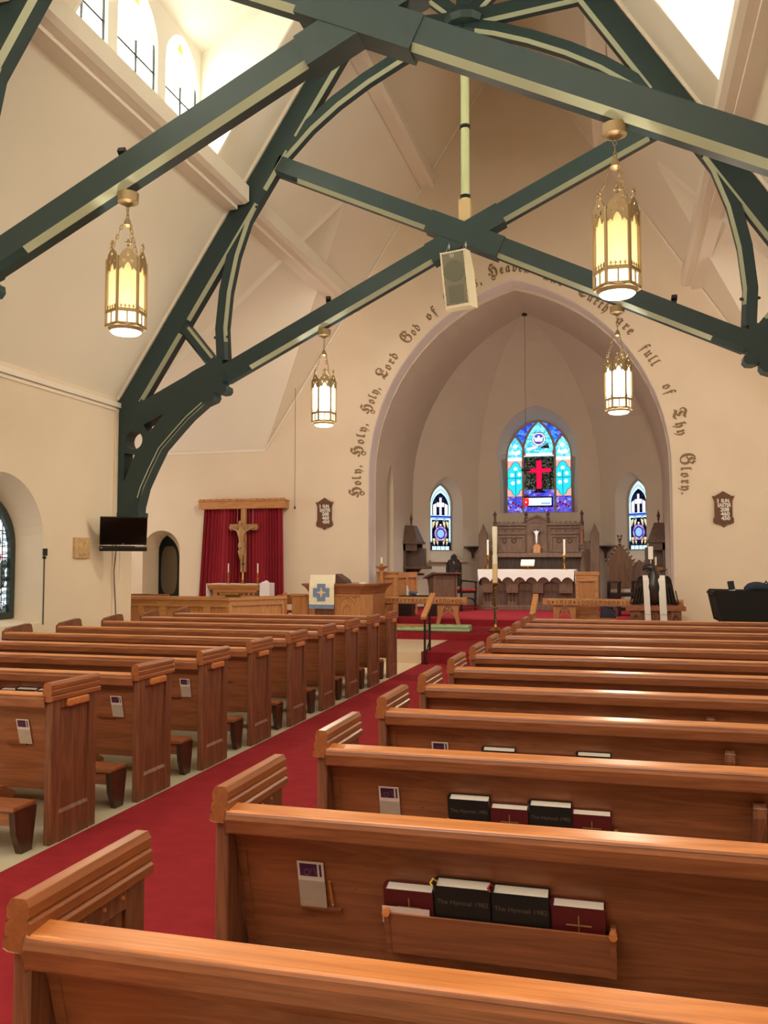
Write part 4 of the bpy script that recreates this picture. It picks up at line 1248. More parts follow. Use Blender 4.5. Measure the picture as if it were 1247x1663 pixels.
pl = {-2: 'the nearest full rack', -1: 'the second nearest rack', 0: 'the third nearest rack', 1: 'the fourth nearest rack'}
X0 = -0.718
book('prayer_book', X0, -2, 'maroon prayer book with a gilt cross, first book in the nearest rack')
book('hymnal', -0.560, -2, 'black hymnal with yellow ribbons, second book in the nearest rack')
book('hymnal', -0.388, -2, 'black hymnal with red marker, third book in the nearest rack', -0.004)
book('prayer_book', -0.216, -2, 'maroon prayer book at the far end of the nearest rack', 0.0)
book('hymnal', -0.705, -1, 'black hymnal, first book in the second nearest rack')
book('prayer_book', -0.535, -1, 'maroon prayer book, second book in the second nearest rack')
book('hymnal', -0.378, -1, 'black hymnal, third book in the second nearest rack', -0.003)
book('prayer_book', -0.212, -1, 'maroon prayer book, last book in the second nearest rack')
book('hymnal', -0.715, 0, 'black hymnal, first book in the third nearest rack')
book('prayer_book', -0.545, 0, 'maroon prayer book, second book in the third nearest rack')
book('prayer_book', -0.390, 0, 'maroon prayer book, third book in the third nearest rack')
book('hymnal', -0.240, 0, 'black hymnal, last book in the third nearest rack')
book('prayer_book', -0.710, 1, 'white-topped book, first in the fourth nearest rack on the piano side', 0.012)
book('prayer_book', -0.250, 1, 'white-topped book, second in the fourth nearest rack on the piano side', 0.012)
book('prayer_book', -4.395, 1, 'maroon book farthest from the aisle in the television-side rack', .012, h=.262)
book('hymnal', -4.260, 1, 'black book in the middle of the television-side rack', .012, h=.272)
book('prayer_book', -4.085, 1, 'pale-topped book nearest the aisle in the television-side rack', .012, h=.268)
# ribbon markers
for x, m, nm, lab in ((-0.553, 'ribbon_yellow', 'ribbon_marker', 'yellow ribbon marker curling from the black hymnal in the nearest rack'), (-0.382, 'red_seat', 'ribbon_marker', 'red ribbon marker curling from the third book of the nearest rack')):
    y = ROW0 - 2 * PITCH + back_y(0.7) - 0.04
    tag(G().tube([(x, y + .01, .700), (x - .008, y - .008, .712), (x - .014, y - .02, .704), (x - .006, y - .026, .696)], 0.003, 5).obj(nm, m), lab, 'ribbon')
# folded service sheet lying in the front of the nearest rack
y = ROW0 - 2 * PITCH + 0.016
f = lambda z, o: y + back_y(z) - o
tag(G().plate([(f(.575, .060), .555), (f(.615, .061), .607), (f(.613, .0635), .610), (f(.575, .0645), .556)], [], 'x', -0.725, -0.578).obj('service_sheet', 'paper'), 'folded white sheet tucked along the front of the nearest book rack', 'paper')

def leaflet(x, row, label):
    yb = ROW0 + row * PITCH + 0.016 + back_y(0.557)
    t = thing('leaflet', label, 'leaflet', (x, yb - 0.010, 0.557), 'service leaflets on the pew backs')
    t.rotation_euler = (TILT * 0.93, 0, 0)
    G().box(0, 0.088, -0.002, 0, 0, 0.158).obj('folded_sheet', 'paper', t, local=True)
    G().box(0.001, 0.087, -0.0028, -0.002, 0, 0.092).obj('printed_page', 'paper_grey', t, local=True)
    p = G().box(0.008, 0.066, -0.0028, -0.002, 0.108, 0.151).box(0.073, 0.080, -0.0028, -0.002, 0.108, 0.151).obj('purple_picture', 'purple', t, local=True)
    g = G()
    g.tube([(0.032 + .010 * math.cos(q), -0.003, .122 + .010 * math.sin(q)) for q in [2 * PI * i / 14 for i in range(14)]], 0.0009, 4, closed=True)
    g.tube([(0.0555, -0.003, .141), (0.0565, -0.003, .128)], 0.001, 4).tube([(0.046, -0.003, .138), (0.047, -0.003, .126)], 0.0006, 4)
    g.obj('printed_ring', 'purple_print', p, local=True)
    text('printed_letter', 'F', 0.016, 'purple_print', Matrix.Translation((0.0615, -0.0033, 0.120)) @ Matrix.Rotation(PI / 2, 4, 'X'), p, 0.0, 'CENTER', 1, 1, True)
    return t
leaflet(-1.012, -2, 'purple-headed service leaflet with a pencil beside it, on the nearest pew back')
leaflet(-1.012, -1, 'purple-headed service leaflet on the second nearest pew back')
leaflet(-0.990, 0, 'purple-headed service leaflet peeping over the third nearest pew top')
leaflet(-3.545, 0, 'purple-headed service leaflet on the nearest television-side pew back')
leaflet(-3.515, 1, 'purple-headed service leaflet on the second television-side pew back')
leaflet(-3.490, 2, 'purple-headed service leaflet on the third television-side pew back')
yb = ROW0 - 2 * PITCH + 0.016
t = thing('pencil', 'short yellow pencil beside the leaflet on the nearest pew back', 'pencil', (-0.908, yb + back_y(.60) - .012, .56))
G().tube([(-0.905, yb + back_y(.572) - .008, .572), (-0.909, yb + back_y(.648) - .008, .648)], 0.0042, 6).obj('shaft', 'pencil', t)
G().tube([(-0.905, yb + back_y(.572) - .008, .572), (-0.9045, yb + back_y(.562) - .008, .562)], [0.0042, 0.0008], 6).obj('tip', 'page', t)

# ================================================================== NAVE FITTINGS
# television on the wall corner, turned to the pews and tilted down
tv = thing('television', 'black flat television tilted down on the wall corner, soundbar along its foot', 'television', (-7.66, 12.40, 2.14))
RM = Matrix.Translation((-7.66, 12.40, 2.14)) @ Matrix.Rotation(math.radians(35), 4, 'Z') @ Matrix.Rotation(math.radians(17), 4, 'X') @ Matrix.Diagonal((0.88, 0.9, 0.88, 1))
g = G().box(-0.41, 0.41, -0.02, 0.03, -0.25, 0.27, RM); c = g.bevel(0.008, 2).obj('casing', 'black_plastic', tv)
G().box(-0.385, 0.385, -0.0225, -0.018, -0.20, 0.25, RM).obj('screen', 'screen', c)
G().box(-0.02, 0.02, -0.0235, -0.019, -0.232, -0.226, RM).obj('maker_mark', 'silver', c)
sb = G().box(-0.415, 0.415, -0.11, -0.02, -0.345, -0.262, RM).bevel(0.02, 3).obj('soundbar', 'black_matte', tv)
G().box(-0.40, -0.36, -0.114, -0.108, -0.285, -0.270, RM).box(0.20, 0.41, -0.114, -0.08, -0.262, -0.250, RM).obj('soundbar_trim', 'silver', sb)
G().bar((-7.72, 12.46, 2.15), (-8.06, 12.78, 2.2), 0.08, 0.16).box(-8.10, -8.0, 12.66, 12.92, 2.02, 2.36).obj('wall_bracket', 'iron', tv)
tag(G().tube([(-7.86, 12.52, 2.1), (-7.92, 12.60, 1.75), (-8.06, 12.78, 1.5), (-8.075, 12.90, 0.6)], 0.008, 6).obj('power_cord', 'cable'), 'dark cord hanging from the television down the wall corner', 'cord')

# carved plaque and light switch on the side wall
t = thing('relief_plaque', 'small carved tan relief plaque on the wall beside the window bay', 'plaque', (WL, 11.93, 1.87))
G().box(WL - 0.005, WL + 0.05, 11.74, 12.12, 1.71, 2.03).bevel(0.012, 2).obj('slab', 'relief', t)
g = G()
for y, z, r, sz in ((11.88, 1.90, .05, 2.0), (12.00, 1.86, .055, 1.6), (11.95, 1.96, .035, 1.0), (11.86, 1.80, .06, .9), (12.03, 1.95, .03, 1), (11.98, 1.79, .05, .7)):
    g.ball((WL + 0.05, y, z), r, 0.45, 1, sz, 10, 8)
g.obj('carved_figures', 'relief', t, smooth=True)
t = thing('switch_box', 'small black switch box with a thin cable beside the window bay', 'switch box', (WL, 11.04, 1.80))
G().box(WL, WL + 0.04, 11.01, 11.08, 1.745, 1.85).bevel(0.005, 1).obj('box', 'black_matte', t)
G().box(WL, WL + 0.018, 11.015, 11.075, 1.70, 1.735).obj('plate', 'iron', t)
G().tube([(WL + .012, 11.045, 1.70), (WL + .012, 11.045, 0.75)], 0.008, 6).obj('cable', 'cable', t)
# pull cord
t = thing('pull_cord', 'long thin dark pull cord hanging before the gable wall above the curtain', 'cord', (-7.28, 18.9, 2.9))
G().tube([(-7.28, 18.95, 8.4), (-7.28, 18.95, 2.93)], 0.005, 5).obj('cord', 'cable', t)
G().lathe([(0.012, 0.0), (0.022, 0.02), (0.012, 0.07)], (-7.28, 18.95, 2.87), 8).obj('cord_weight', 'black_matte', t)

# loudspeaker hung from the crossing
sp = thing('loudspeaker', 'white wedge loudspeaker hung under the crossing of the farther truss', 'loudspeaker', (-2.30, 12.80, 5.8))
SM = Matrix.Translation((-2.30, 12.72, 5.83)) @ Matrix.Rotation(math.radians(-8), 4, 'Z') @ Matrix.Rotation(math.radians(9), 4, 'X') @ Matrix.Rotation(math.radians(-3), 4, 'Y')
w2, h2 = 0.19, 0.41
prof = [(-0.22, -h2), (-0.20, 0.0), (-0.24, h2), (0.02, h2), (0.20, 0.02), (0.20, -h2)]
prof = [(-0.20, -h2), (-0.20, 0.0), (-0.20, h2), (0.04, h2), (0.16, 0.12), (0.16, -h2)]
cab = G().plate(prof, [], 'x', -w2, w2, SM).bevel(0.008, 2).obj('cabinet', 'speaker_white', sp)
gr = G().box(-w2 + .025, w2 - .025, -0.208, -0.198, -h2 + .045, h2 - .025, SM).obj('grille', 'speaker_grille', sp)
g = G(); g.plate(circle(0, 0.12, 0.155, 32), [], 'y', -0.213, -0.206, SM); g.obj('woofer', 'speaker_cone', gr)
G().box(-0.115, 0.115, -0.212, -0.206, -h2 + .07, -0.09, SM).obj('horn', 'speaker_cone', gr)
g = G(); g.plate(circle(-0.01, 0.345, 0.034, 18), [circle(-0.01, 0.345, 0.026, 18)], 'y', -0.213, -0.206, SM); g.plate([(-.022, .335), (.0, .335), (.0, .357), (-.022, .357)], [], 'y', -0.212, -0.206, SM).obj('maker_badge', 'silver', gr)
g = G()
for x, z in ((-.15, .37), (.0, .375), (.15, .37), (-.16, .1), (.16, .2), (-.16, -.05), (.16, -.02), (-.16, -.2), (.16, -.2), (-.15, -.355), (0, -.36), (.15, -.355)):
    g.plate(circle(x, z, 0.007, 8), [], 'y', -0.214, -0.206, SM)
g.obj('grille_screw', 'black_matte', gr)
for x in (-0.13, 0.13):
    p = SM @ Vector((x, -0.12, h2))
    G().tube([p, (p.x, 12.84, 6.46)], 0.004, 5).obj('hanging_cable', 'silver', sp)
    G().lathe([(0.002, -.05), (0.016, 0), (0.002, .05)], (p.x, 12.84, 6.41), 6).obj('cable_hook', 'silver', sp)

# hymn boards
def hymn_board(cx, z0, label, dots):
    y = YC - 0.02
    t = thing('hymn_board', label, 'hymn board', (cx, y, z0), 'wooden hymn boards')
    s = 0.36
    o = [(-.17, -.30), (-.20, -.27), (-.20, -.20), (-.175, -.16), (-.175, .16), (-.20, .22), (-.215, .265), (-.175, .26), (0, .36), (.175, .26), (.215, .265), (.20, .22), (.175, .16), (.175, -.16), (.20, -.20), (.20, -.27), (.17, -.30), (.06, -.325), (0, -.37), (-.06, -.325)]
    b = G().plate([(cx + a * .98, z0 + c) for a, c in o], [], 'y', YC - 0.035, YC).bevel(0.006, 1).obj('board', 'board_brown', t)
    rows = [(.165, '3' + ('  ' if dots else '   ') + 'SUN.', .098), (.075, 'EASTER', .104), (-.015, '208', .108), (-.105, '460', .108), (-.195, '450', .108)]
    for k, (z, s_, sz) in enumerate(rows):
        G().box(cx - .15, cx + .15, YC - 0.040, YC - 0.034, z0 + z - .052, z0 + z - .046).obj('rail', 'board_brown', b)
        if k == 0:
            for s1, dx in (('3', -.105), ('SUN.', .045)):
                text('letter_card', s1, sz, 'letter_white', facing_cam(cx + dx, YC - 0.042, z0 + z), b, 0.002, 'CENTER', 1.0, 0.82, False, 0.004)
            continue
        M = facing_cam(cx + .01 + .008 * k, YC - 0.042, z0 + z)
        text('number_card' if k > 1 else 'letter_card', s_, sz, 'letter_white', M, b, 0.002, 'CENTER', 1.0, 1.05 if k > 1 else 0.74, False, 0.004)
    if dots:
        G().box(cx - .055, cx - .015, YC - 0.041, YC - 0.035, z0 + .12, z0 + .21).box(cx + .115, cx + .15, YC - 0.041, YC - 0.035, z0 + .12, z0 + .21).obj('card_slot', 'board_slot', b)
        G().box(cx - .045, cx - .025, YC - 0.043, YC - 0.039, z0 + .175, z0 + .195).obj('letter_card', 'letter_white', b)
    return t
hymn_board(-6.64, 2.77, 'carved hymn board between the red curtain and the arch', True)
hymn_board(1.98, 2.74, 'carved hymn board on the wall above the black-covered piano', False)

# ================================================================== CORNER CHAPEL
# valance and curtain
t = thing('red_curtain', 'pleated crimson curtain hanging under the wooden pelmet behind the crucifix', 'curtain', (-8.5, 19.05, 0.8))
g = G(); N = 150
for half, (xa, xb, xa2, xb2) in enumerate(((-9.62, -8.56, -9.76, -8.57), (-8.58, -7.62, -8.55, -7.58))):
    rows = []
    for j in range(9):
        f_ = j / 8; z = 2.90 - f_ * 2.3
        row = []
        for i in range(N):
            u = i / (N - 1)
            x = (xa * (1 - f_) + xa2 * f_) * (1 - u) + (xb * (1 - f_) + xb2 * f_) * u
            am = 0.030 + 0.012 * math.sin(u * 9 + half)
            y = 19.07 + am * math.sin(u * 2 * PI * 13 + 0.8 * math.sin(u * 17) + f_ * 0.6) + 0.008 * math.sin(u * 90)
            row.append(g.bm.verts.new((x, y, z)))
        rows.append(row)
    for A, B in zip(rows, rows[1:]):
        for i in range(N - 1): g.bm.faces.new((A[i], A[i + 1], B[i + 1], B[i]))
g.obj('pleats', 'red_cloth', t, smooth=True)
t = thing('pelmet', 'blond wooden pelmet box with a dentil edge over the red curtain', 'pelmet', (-8.55, 19.0, 3.0))
G().box(-9.70, -7.52, 18.92, YC - .002, 2.90, 3.08).bevel(0.008, 1).obj('box', 'blond_x', t)
G().box(-9.72, -7.50, 18.90, YC - .002, 3.08, 3.10).obj('top_board', 'blond_x', t)
g = G()
for k in range(13):
    x = -9.68 + k * 0.169; g.box(x, x + 0.115, 18.905, 19.0, 3.10, 3.135)
g.obj('dentil', 'blond_x', t)

# crucifix with a carved figure
def skin_body(name, m, parent, pts, edges, radii, sub=2, root=0):
    off = world_of(parent)
    me = bpy.data.meshes.new(name)
    me.from_pydata([Vector(p) - off for p in pts], edges, [])
    o = bpy.data.objects.new(name, me); COL.objects.link(o)
    sk = o.modifiers.new('skin', 'SKIN'); sk.use_smooth_shade = True
    for i, v in enumerate(me.skin_vertices[0].data):
        r = radii[i]; v.radius = r if isinstance(r, tuple) else (r, r)
        v.use_root = (i == root)
    sb_ = o.modifiers.new('sub', 'SUBSURF'); sb_.levels = sub; sb_.render_levels = sub
    dg = bpy.context.evaluated_depsgraph_get(); dg.update()
    me2 = bpy.data.meshes.new_from_object(o.evaluated_get(dg))
    o.modifiers.clear(); o.data = me2; bpy.data.meshes.remove(me)
    for f in me2.polygons: f.use_smooth = True
    me2.materials.clear(); me2.materials.append(MATS[m]); o.parent = parent
    return o
cx_, cy_ = -8.52, 18.86
t = thing('crucifix', 'large carved wooden crucifix hanging before the red curtain', 'crucifix', (cx_, cy_, 2.2))
G().box(cx_ - .065, cx_ + .065, cy_, cy_ + 0.07, 1.42, 2.90).bevel(0.008, 1).obj('upright', 'crucifix_wood', t)
G().plate([(cx_ - .33, 2.40), (cx_ - .36, 2.46), (cx_ - .33, 2.53), (cx_ + .33, 2.53), (cx_ + .36, 2.46), (cx_ + .33, 2.40)], [], 'y', cy_ - .005, cy_ + 0.065).bevel(0.012, 2).obj('crossbar', 'crucifix_wood', t)
yb = cy_ - 0.06
P_ = [(cx_ + .0, yb, 2.02), (cx_ - .01, yb, 2.12), (cx_ - .01, yb - .01, 2.26), (cx_ - .01, yb, 2.38), (cx_ - .02, yb - .03, 2.45), (cx_ - .03, yb - .045, 2.53),
      (cx_ - .10, yb, 2.36), (cx_ - .20, yb + .02, 2.43), (cx_ - .31, yb + .035, 2.475), (cx_ + .08, yb, 2.36), (cx_ + .19, yb + .02, 2.43), (cx_ + .31, yb + .035, 2.475),
      (cx_ - .035, yb - .03, 1.98), (cx_ - .02, yb - .07, 1.84), (cx_ + .0, yb + .0, 1.66), (cx_ + .04, yb - .03, 1.98), (cx_ + .035, yb - .07, 1.83), (cx_ + .02, yb - .01, 1.66), (cx_ + .0, yb - .04, 1.59), (cx_ + .03, yb - .045, 1.59)]
E_ = [(0, 1), (1, 2), (2, 3), (3, 4), (4, 5), (3, 6), (6, 7), (7, 8), (3, 9), (9, 10), (10, 11), (0, 12), (12, 13), (13, 14), (14, 18), (0, 15), (15, 16), (16, 17), (17, 19)]
R_ = [.075, .062, .085, .07, .03, .05, .034, .026, .02, .034, .026, .02, .05, .042, .024, .05, .042, .024, .018, .018]
fig = skin_body('carved_figure', 'crucifix_wood', t, P_, E_, R_)
G().ball((cx_ - .03, yb - .03, 2.56), 0.05, 1, 1, 1.15, 10, 8).obj('carved_hair', 'crucifix_wood', fig, smooth=True)
G().lathe([(0.085, -.06), (0.092, 0.0), (0.082, .06)], (cx_ + .0, yb - .005, 2.04), 14).obj('carved_loincloth', 'crucifix_wood', fig, smooth=True)
for d in (-.17, .22):
    G().tube([(cx_ + d, cy_ + .03, 2.53), (cx_ + d, cy_ + .06, 2.90)], 0.003, 4).obj('hanging_wire', 'silver', t)

# side altar
t = thing('side_altar', 'low carved wooden side altar in front of the red curtain', 'altar', (-8.5, 18.6, L1))
g = G()
g.box(-9.06, -7.98, 18.42, 18.95, L1, 1.06).obj('body', 'blond_x', t)
G().plate([(18.33, 1.15), (18.33, 1.12), (18.38, 1.06), (18.42, 1.02), (18.98, 1.02), (18.98, 1.15)], [], 'x', -9.15, -7.90).obj('top', 'blond_x', t)
g = G()
for k in range(9):
    x = -8.96 + k * .115
    g.plate([(x, .90), (x + .025, .90), (x + .09, .97), (x + .065, .97)], [], 'y', 18.405, 18.425).plate([(x + .09, .90), (x + .065, .90), (x, .97), (x + .025, .97)], [], 'y', 18.405, 18.425)
g.obj('carved_frieze', 'walnut_x', t)
G().box(-9.04, -8.0, 18.40, 18.42, .99, 1.01).box(-9.04, -8.0, 18.40, 18.42, .86, .875).obj('moulding', 'blond_x', t)
t = thing('altar_runner', 'pale red-edged linen over the top of the side altar', 'altar cloth', (-8.5, 18.6, 1.15))
G().box(-9.17, -7.92, 18.325, 18.98, 1.151, 1.165).bevel(0.004, 1).obj('cloth', 'white_cloth', t)
G().plate([(-9.18, 1.165), (-9.165, 1.165), (-9.165, .62), (-9.18, .62)], [], 'y', 18.33, 18.97).obj('hanging_end', 'white_cloth', t)
def candlestick(x, y, z, hs, hc, label, m='brass', rb=0.05, rc=0.014, grp=None):
    t = thing('candlestick', label, 'candlestick', (x, y, z), grp)
    G().lathe([(rb, 0), (rb, .008), (rb * .8, .018), (rb * .30, .035), (rb * .22, hs * .3), (rb * .42, hs * .36), (rb * .2, hs * .42), (rb * .2, hs * .7), (rb * .40, hs * .76), (rb * .22, hs * .82), (rb * .34, hs * .93), (rb * .55, hs * .97), (rb * .5, hs)], (x, y, z), 14).obj('stick', m, t, smooth=True)
    G().lathe([(rc, hs), (rc, hs + hc - .006), (rc * .5, hs + hc), (0.002, hs + hc + .002)], (x, y, z), 12).obj('candle', 'candle', t, smooth=True)
    G().tube([(x, y, z + hs + hc), (x + .002, y, z + hs + hc + .016)], 0.0018, 5).obj('wick', 'black_matte', t)
    return t
candlestick(-8.69, 18.45, 1.165, .26, .20, 'slim brass candlestick on the side altar, next to its outer end', grp='side altar candlesticks')
candlestick(-7.97, 18.45, 1.165, .26, .20, 'slim brass candlestick on the side altar, next to the white draped stand', grp='side altar candlesticks')
t = thing('standing_cross', 'tall brass-footed cross standing in the middle of the side altar', 'cross', (-8.33, 18.45, 1.165))
G().lathe([(.075, 0), (.075, .01), (.05, .03), (.02, .06), (.03, .10), (.016, .13), (.026, .2), (.016, .26)], (-8.33, 18.45, 1.165), 14).obj('foot', 'brass', t, smooth=True)
G().box(-8.345, -8.315, 18.44, 18.46, 1.41, 1.80).box(-8.37, -8.29, 18.44, 18.46, 1.60, 1.635).lathe([(.03, -.01), (.04, 0), (.03, .01)], (-8.33, 18.45, 1.60), 12, None).obj('cross', 'bronze', t)
t = thing('draped_stand', 'small stand draped in plain white cloth beside the side altar', 'stand', (-7.74, 18.45, L1))
G().box(-7.86, -7.62, 18.30, 18.60, L1, 1.19).bevel(0.012, 2).obj('drape', 'white_box', t)
G().ball((-7.76, 18.45, 1.20), 0.05, 1, 1, .9, 10, 8).box(-7.84, -7.72, 18.38, 18.52, 1.19, 1.215).obj('folded_napkin', 'white_cloth', t)

# choir stall front: straight panelled front, angled return
t = thing('choir_stall', 'long blond-wood choir stall front with panels and an angled return', 'choir stall', (-8.2, 15.1, L1))
ST = 1.00
def panelled(p0, p1, z0, z1, n, th, parent, name='front_panel'):
    p0, p1 = Vector((*p0, 0)), Vector((*p1, 0)); ex = (p1 - p0).normalized(); ey = Vector((-ex.y, ex.x, 0)); L = (p1 - p0).length
    M = frame_mat(p0, ex, ey, (0, 0, 1))
    w = L / n; hs = []
    for k in range(n):
        hs.append([(k * w + .07, z0 + .12), ((k + 1) * w - .07, z0 + .12), ((k + 1) * w - .07, z1 - .12), (k * w + .07, z1 - .12)])
    o = G().plate([(0, z0), (L, z0), (L, z1), (0, z1)], hs, 'y', 0, th, M).obj(name, 'blond_x', parent)
    G().box(.02, L - .02, .036, th * .95, z0 + .05, z1 - .05, M).obj('sunk_panel', 'blond_z', o)
    for h in hs:
        G().box(h[0][0] - .01, h[1][0] + .01, -.018, .004, z1 - .125, z1 - .10, M).obj('panel_moulding', 'blond_x', o)
    return M, L
panelled((-11.6, 15.0), (-7.04, 15.0), L1, ST - .05, 10, .05, t)
panelled((-7.04, 15.0), (-6.35, 16.05), L1, ST - .03, 1, .05, t, 'side_panel')
G().plate([(-11.6, 14.95), (-7.02, 14.95), (-6.31, 16.03), (-6.39, 16.10), (-7.15, 15.32), (-11.6, 15.32)], [], 'z', ST - .05, ST).bevel(.01, 2).obj('book_ledge', 'blond_x', t)
G().box(-6.40, -6.33, 16.02, 16.09, L1, ST + .06).obj('end_post', 'blond_z', t)
t = thing('brass_bookstand', 'low brass bookstand lying on the corner of the choir stall', 'bookstand', (-7.05, 15.12, ST))
G().plate([(-7.22, ST + .075), (-7.17, ST + .085), (-6.90, ST + .085), (-6.86, ST + .07), (-6.86, ST + .05), (-7.22, ST + .05)], [], 'y', 15.02, 15.28).obj('rest', 'brass', t)
G().box(-7.16, -6.92, 15.08, 15.22, ST, ST + .055).obj('foot', 'bronze', t)
def choir_chair(x, y, rz, label):
    t = thing('choir_chair', label, 'chair', (x, y, L1), 'choir chairs', rz)
    G().box(-.24, .24, -.22, .22, .42, .46).bevel(.01, 2).obj('seat', 'red_seat', t, local=True)
    for a in (-.21, .21):
        for b in (-.2, .2): G().box(a - .02, a + .02, b - .02, b + .02, 0, .78 if b > 0 else .43).obj('leg', 'oak_z', t, local=True)
    G().box(-.25, .25, .18, .22, .60, .80).bevel(.01, 1).obj('backrest', 'oak_x', t, local=True)
    G().box(-.19, .20, .17, .185, .62, .785).obj('back_pad', 'red_seat', t, local=True)
    return t
choir_chair(-10.0, 17.0, PI + .3, 'red-backed wooden choir chair standing before the arched door recess')
choir_chair(-9.45, 16.95, PI - .1, 'red-backed wooden choir chair between the door recess and the side altar')
choir_chair(-10.75, 17.2, PI + .2, 'red-backed wooden choir chair half hidden by the wall corner')
choir_chair(-6.92, 17.35, PI + .9, 'red chair standing between the choir stall return and the pulpit')

# pulpit
t = thing('pulpit', 'blond-wood pulpit with a flared cornice and gothic tracery', 'pulpit', (-5.45, 16.9, L1))
pl_ = [(-6.13, 16.80), (-5.90, 16.50), (-4.98, 16.50), (-4.80, 16.80), (-4.80, 17.7), (-6.13, 17.7)]
def grow(poly, d):
    cx0 = sum(p[0] for p in poly) / len(poly); cy0 = sum(p[1] for p in poly) / len(poly)
    return [(p[0] + (d if p[0] > cx0 else -d), p[1] + (d if p[1] > cy0 else -d)) for p in poly]
g = G().plate(pl_, [], 'z', L1, 1.06); g.obj('body', 'blond_z', t)
g = G()
rows = []
for d, z in ((0.0, 1.02), (0.015, 1.05), (0.03, 1.09), (0.07, 1.15), (0.12, 1.19), (0.13, 1.225)):
    rows.append([g.bm.verts.new((x, y, z)) for x, y in grow(pl_, d)])
for A, B in zip(rows, rows[1:]):
    for i in range(6): g.bm.faces.new((A[i], A[(i + 1) % 6], B[(i + 1) % 6], B[i]))
g.bm.faces.new(rows[-1]); g.bm.faces.new(list(reversed(rows[0])))
g.obj('cornice', 'oak_x', t)
G().box(-5.90, -5.49, 16.485, 16.51, L1, 1.02).obj('centre_panel', 'oak_z', t)
g = G(); y = 16.485
x0, x1 = -5.43, -5.02
for s2 in (1,):
    cxp = (x0 + x1) / 2; wv = (x1 - x0) / 2
    g.tube([(p[0], y, p[1]) for p in lancet(cxp, wv * .95, L1 + .1, .72, .98, 10)[2:]], .012, 6)
    g.tube([(p[0], y, p[1]) for p in lancet(cxp, wv * .55, L1 + .1, .62, .84, 8)[2:]], .010, 6)
    for a in (-1, 1): g.tube([(cxp + a * wv * .95, y, L1 + .1), (cxp + a * wv * .95, y, .72)], .012, 6)
    for a in (-1, 1): g.tube([(p[0], y, p[1]) for p in circle(cxp + a * wv * .70, .93, .045, 10)], .008, 5, closed=True)
g.box(-5.92, -4.96, 16.475, 16.505, .995, 1.015)
g.obj('tracery', 'blond_z', t)
G().box(-6.50, -6.15, 16.78, 16.84, L1, 1.0).box(-6.53, -6.12, 16.75, 16.87, .97, 1.01).obj('wing_panel', 'blond_z', t)
G().plate([(-5.56, 1.225), (-5.34, 1.225), (-5.38, 1.30), (-5.56, 1.42)], [], 'y', 16.75, 17.15).obj('reading_desk', 'walnut_x', t)
t = thing('pulpit_banner', 'cream pulpit fall with a blue cross and a gold star', 'banner', (-5.72, 16.38, 1.0))
g = G(); n = 10; rows = []
for j in range(n + 1):
    z = 1.405 - j * .66 / n
    y = 16.355 if z < 1.20 else 16.355 + (z - 1.20) * .45
    rows.append([g.bm.verts.new((-5.975 + .515 * i / 8, y + .006 * math.sin(i * 1.1 + j * .7), z)) for i in range(9)])
for A, B in zip(rows, rows[1:]):
    for i in range(8): g.bm.faces.new((A[i], A[i + 1], B[i + 1], B[i]))
r = bmesh.ops.extrude_face_region(g.bm, geom=list(g.bm.faces))
for v in r['geom']:
    if isinstance(v, bmesh.types.BMVert): v.co.y += .008
c = g.obj('cloth', 'cream_cloth', t, smooth=True)
bx, bz = -5.72, 1.06; yb = 16.345
G().box(-5.975, -5.46, yb - .006, yb + .016, .745, .825).obj('blue_hem', 'blue_cloth', t)
e1, e2 = .085, .17
G().plate([(bx - e1, bz - e2), (bx + e1, bz - e2), (bx + e1, bz - e1), (bx + e2, bz - e1), (bx + e2, bz + e1), (bx + e1, bz + e1), (bx + e1, bz + e2), (bx - e1, bz + e2), (bx - e1, bz + e1), (bx - e2, bz + e1), (bx - e2, bz - e1), (bx - e1, bz - e1)], [], 'y', yb - .004, yb + .004).obj('blue_cross', 'blue_cloth', t)
G().plate([(bx + (.11 if i % 2 == 0 else .032) * math.cos(PI / 4 * i), bz + (.11 if i % 2 == 0 else .032) * math.sin(PI / 4 * i)) for i in range(8)], [], 'y', yb - .009, yb - .003).obj('gold_star', 'gold_cloth', t)
tag(G().box(-5.05, -4.92, 16.7, 16.9, 1.226, 1.255).obj('prayer_sheet', 'page'), 'thin pale booklet lying on the pulpit cornice', 'booklet')

# ================================================================== CHANCEL FITTINGS
# processional handrails at the step
def handrail(x, label):
    t = thing('handrail', label, 'handrail', (x, 14.1, 0.0), 'step handrails')
    G().bar((x, 13.86, 0.74), (x, 14.62, 1.10), 0.085, 0.055).bevel(.008, 2).obj('rail', 'blond_x', t)
    for y, z0, z1 in ((13.98, 0.0, .80), (14.35, L1, .96)):
        G().box(x - .016, x + .016, y - .016, y + .016, z0, z1).obj('post', 'iron', t)
    G().bar((x, 13.98, .10), (x, 14.35, .36), .015, .025).obj('brace', 'iron', t)
    G().box(x - .05, x + .05, 13.93, 14.03, 0.0, .015).obj('foot_plate', 'iron', t)
    t.location.z += .0125
    return t
handrail(-3.12, 'iron-posted wooden handrail at the step on the pulpit side')
handrail(-1.40, 'iron-posted wooden handrail at the step on the eagle lectern side')

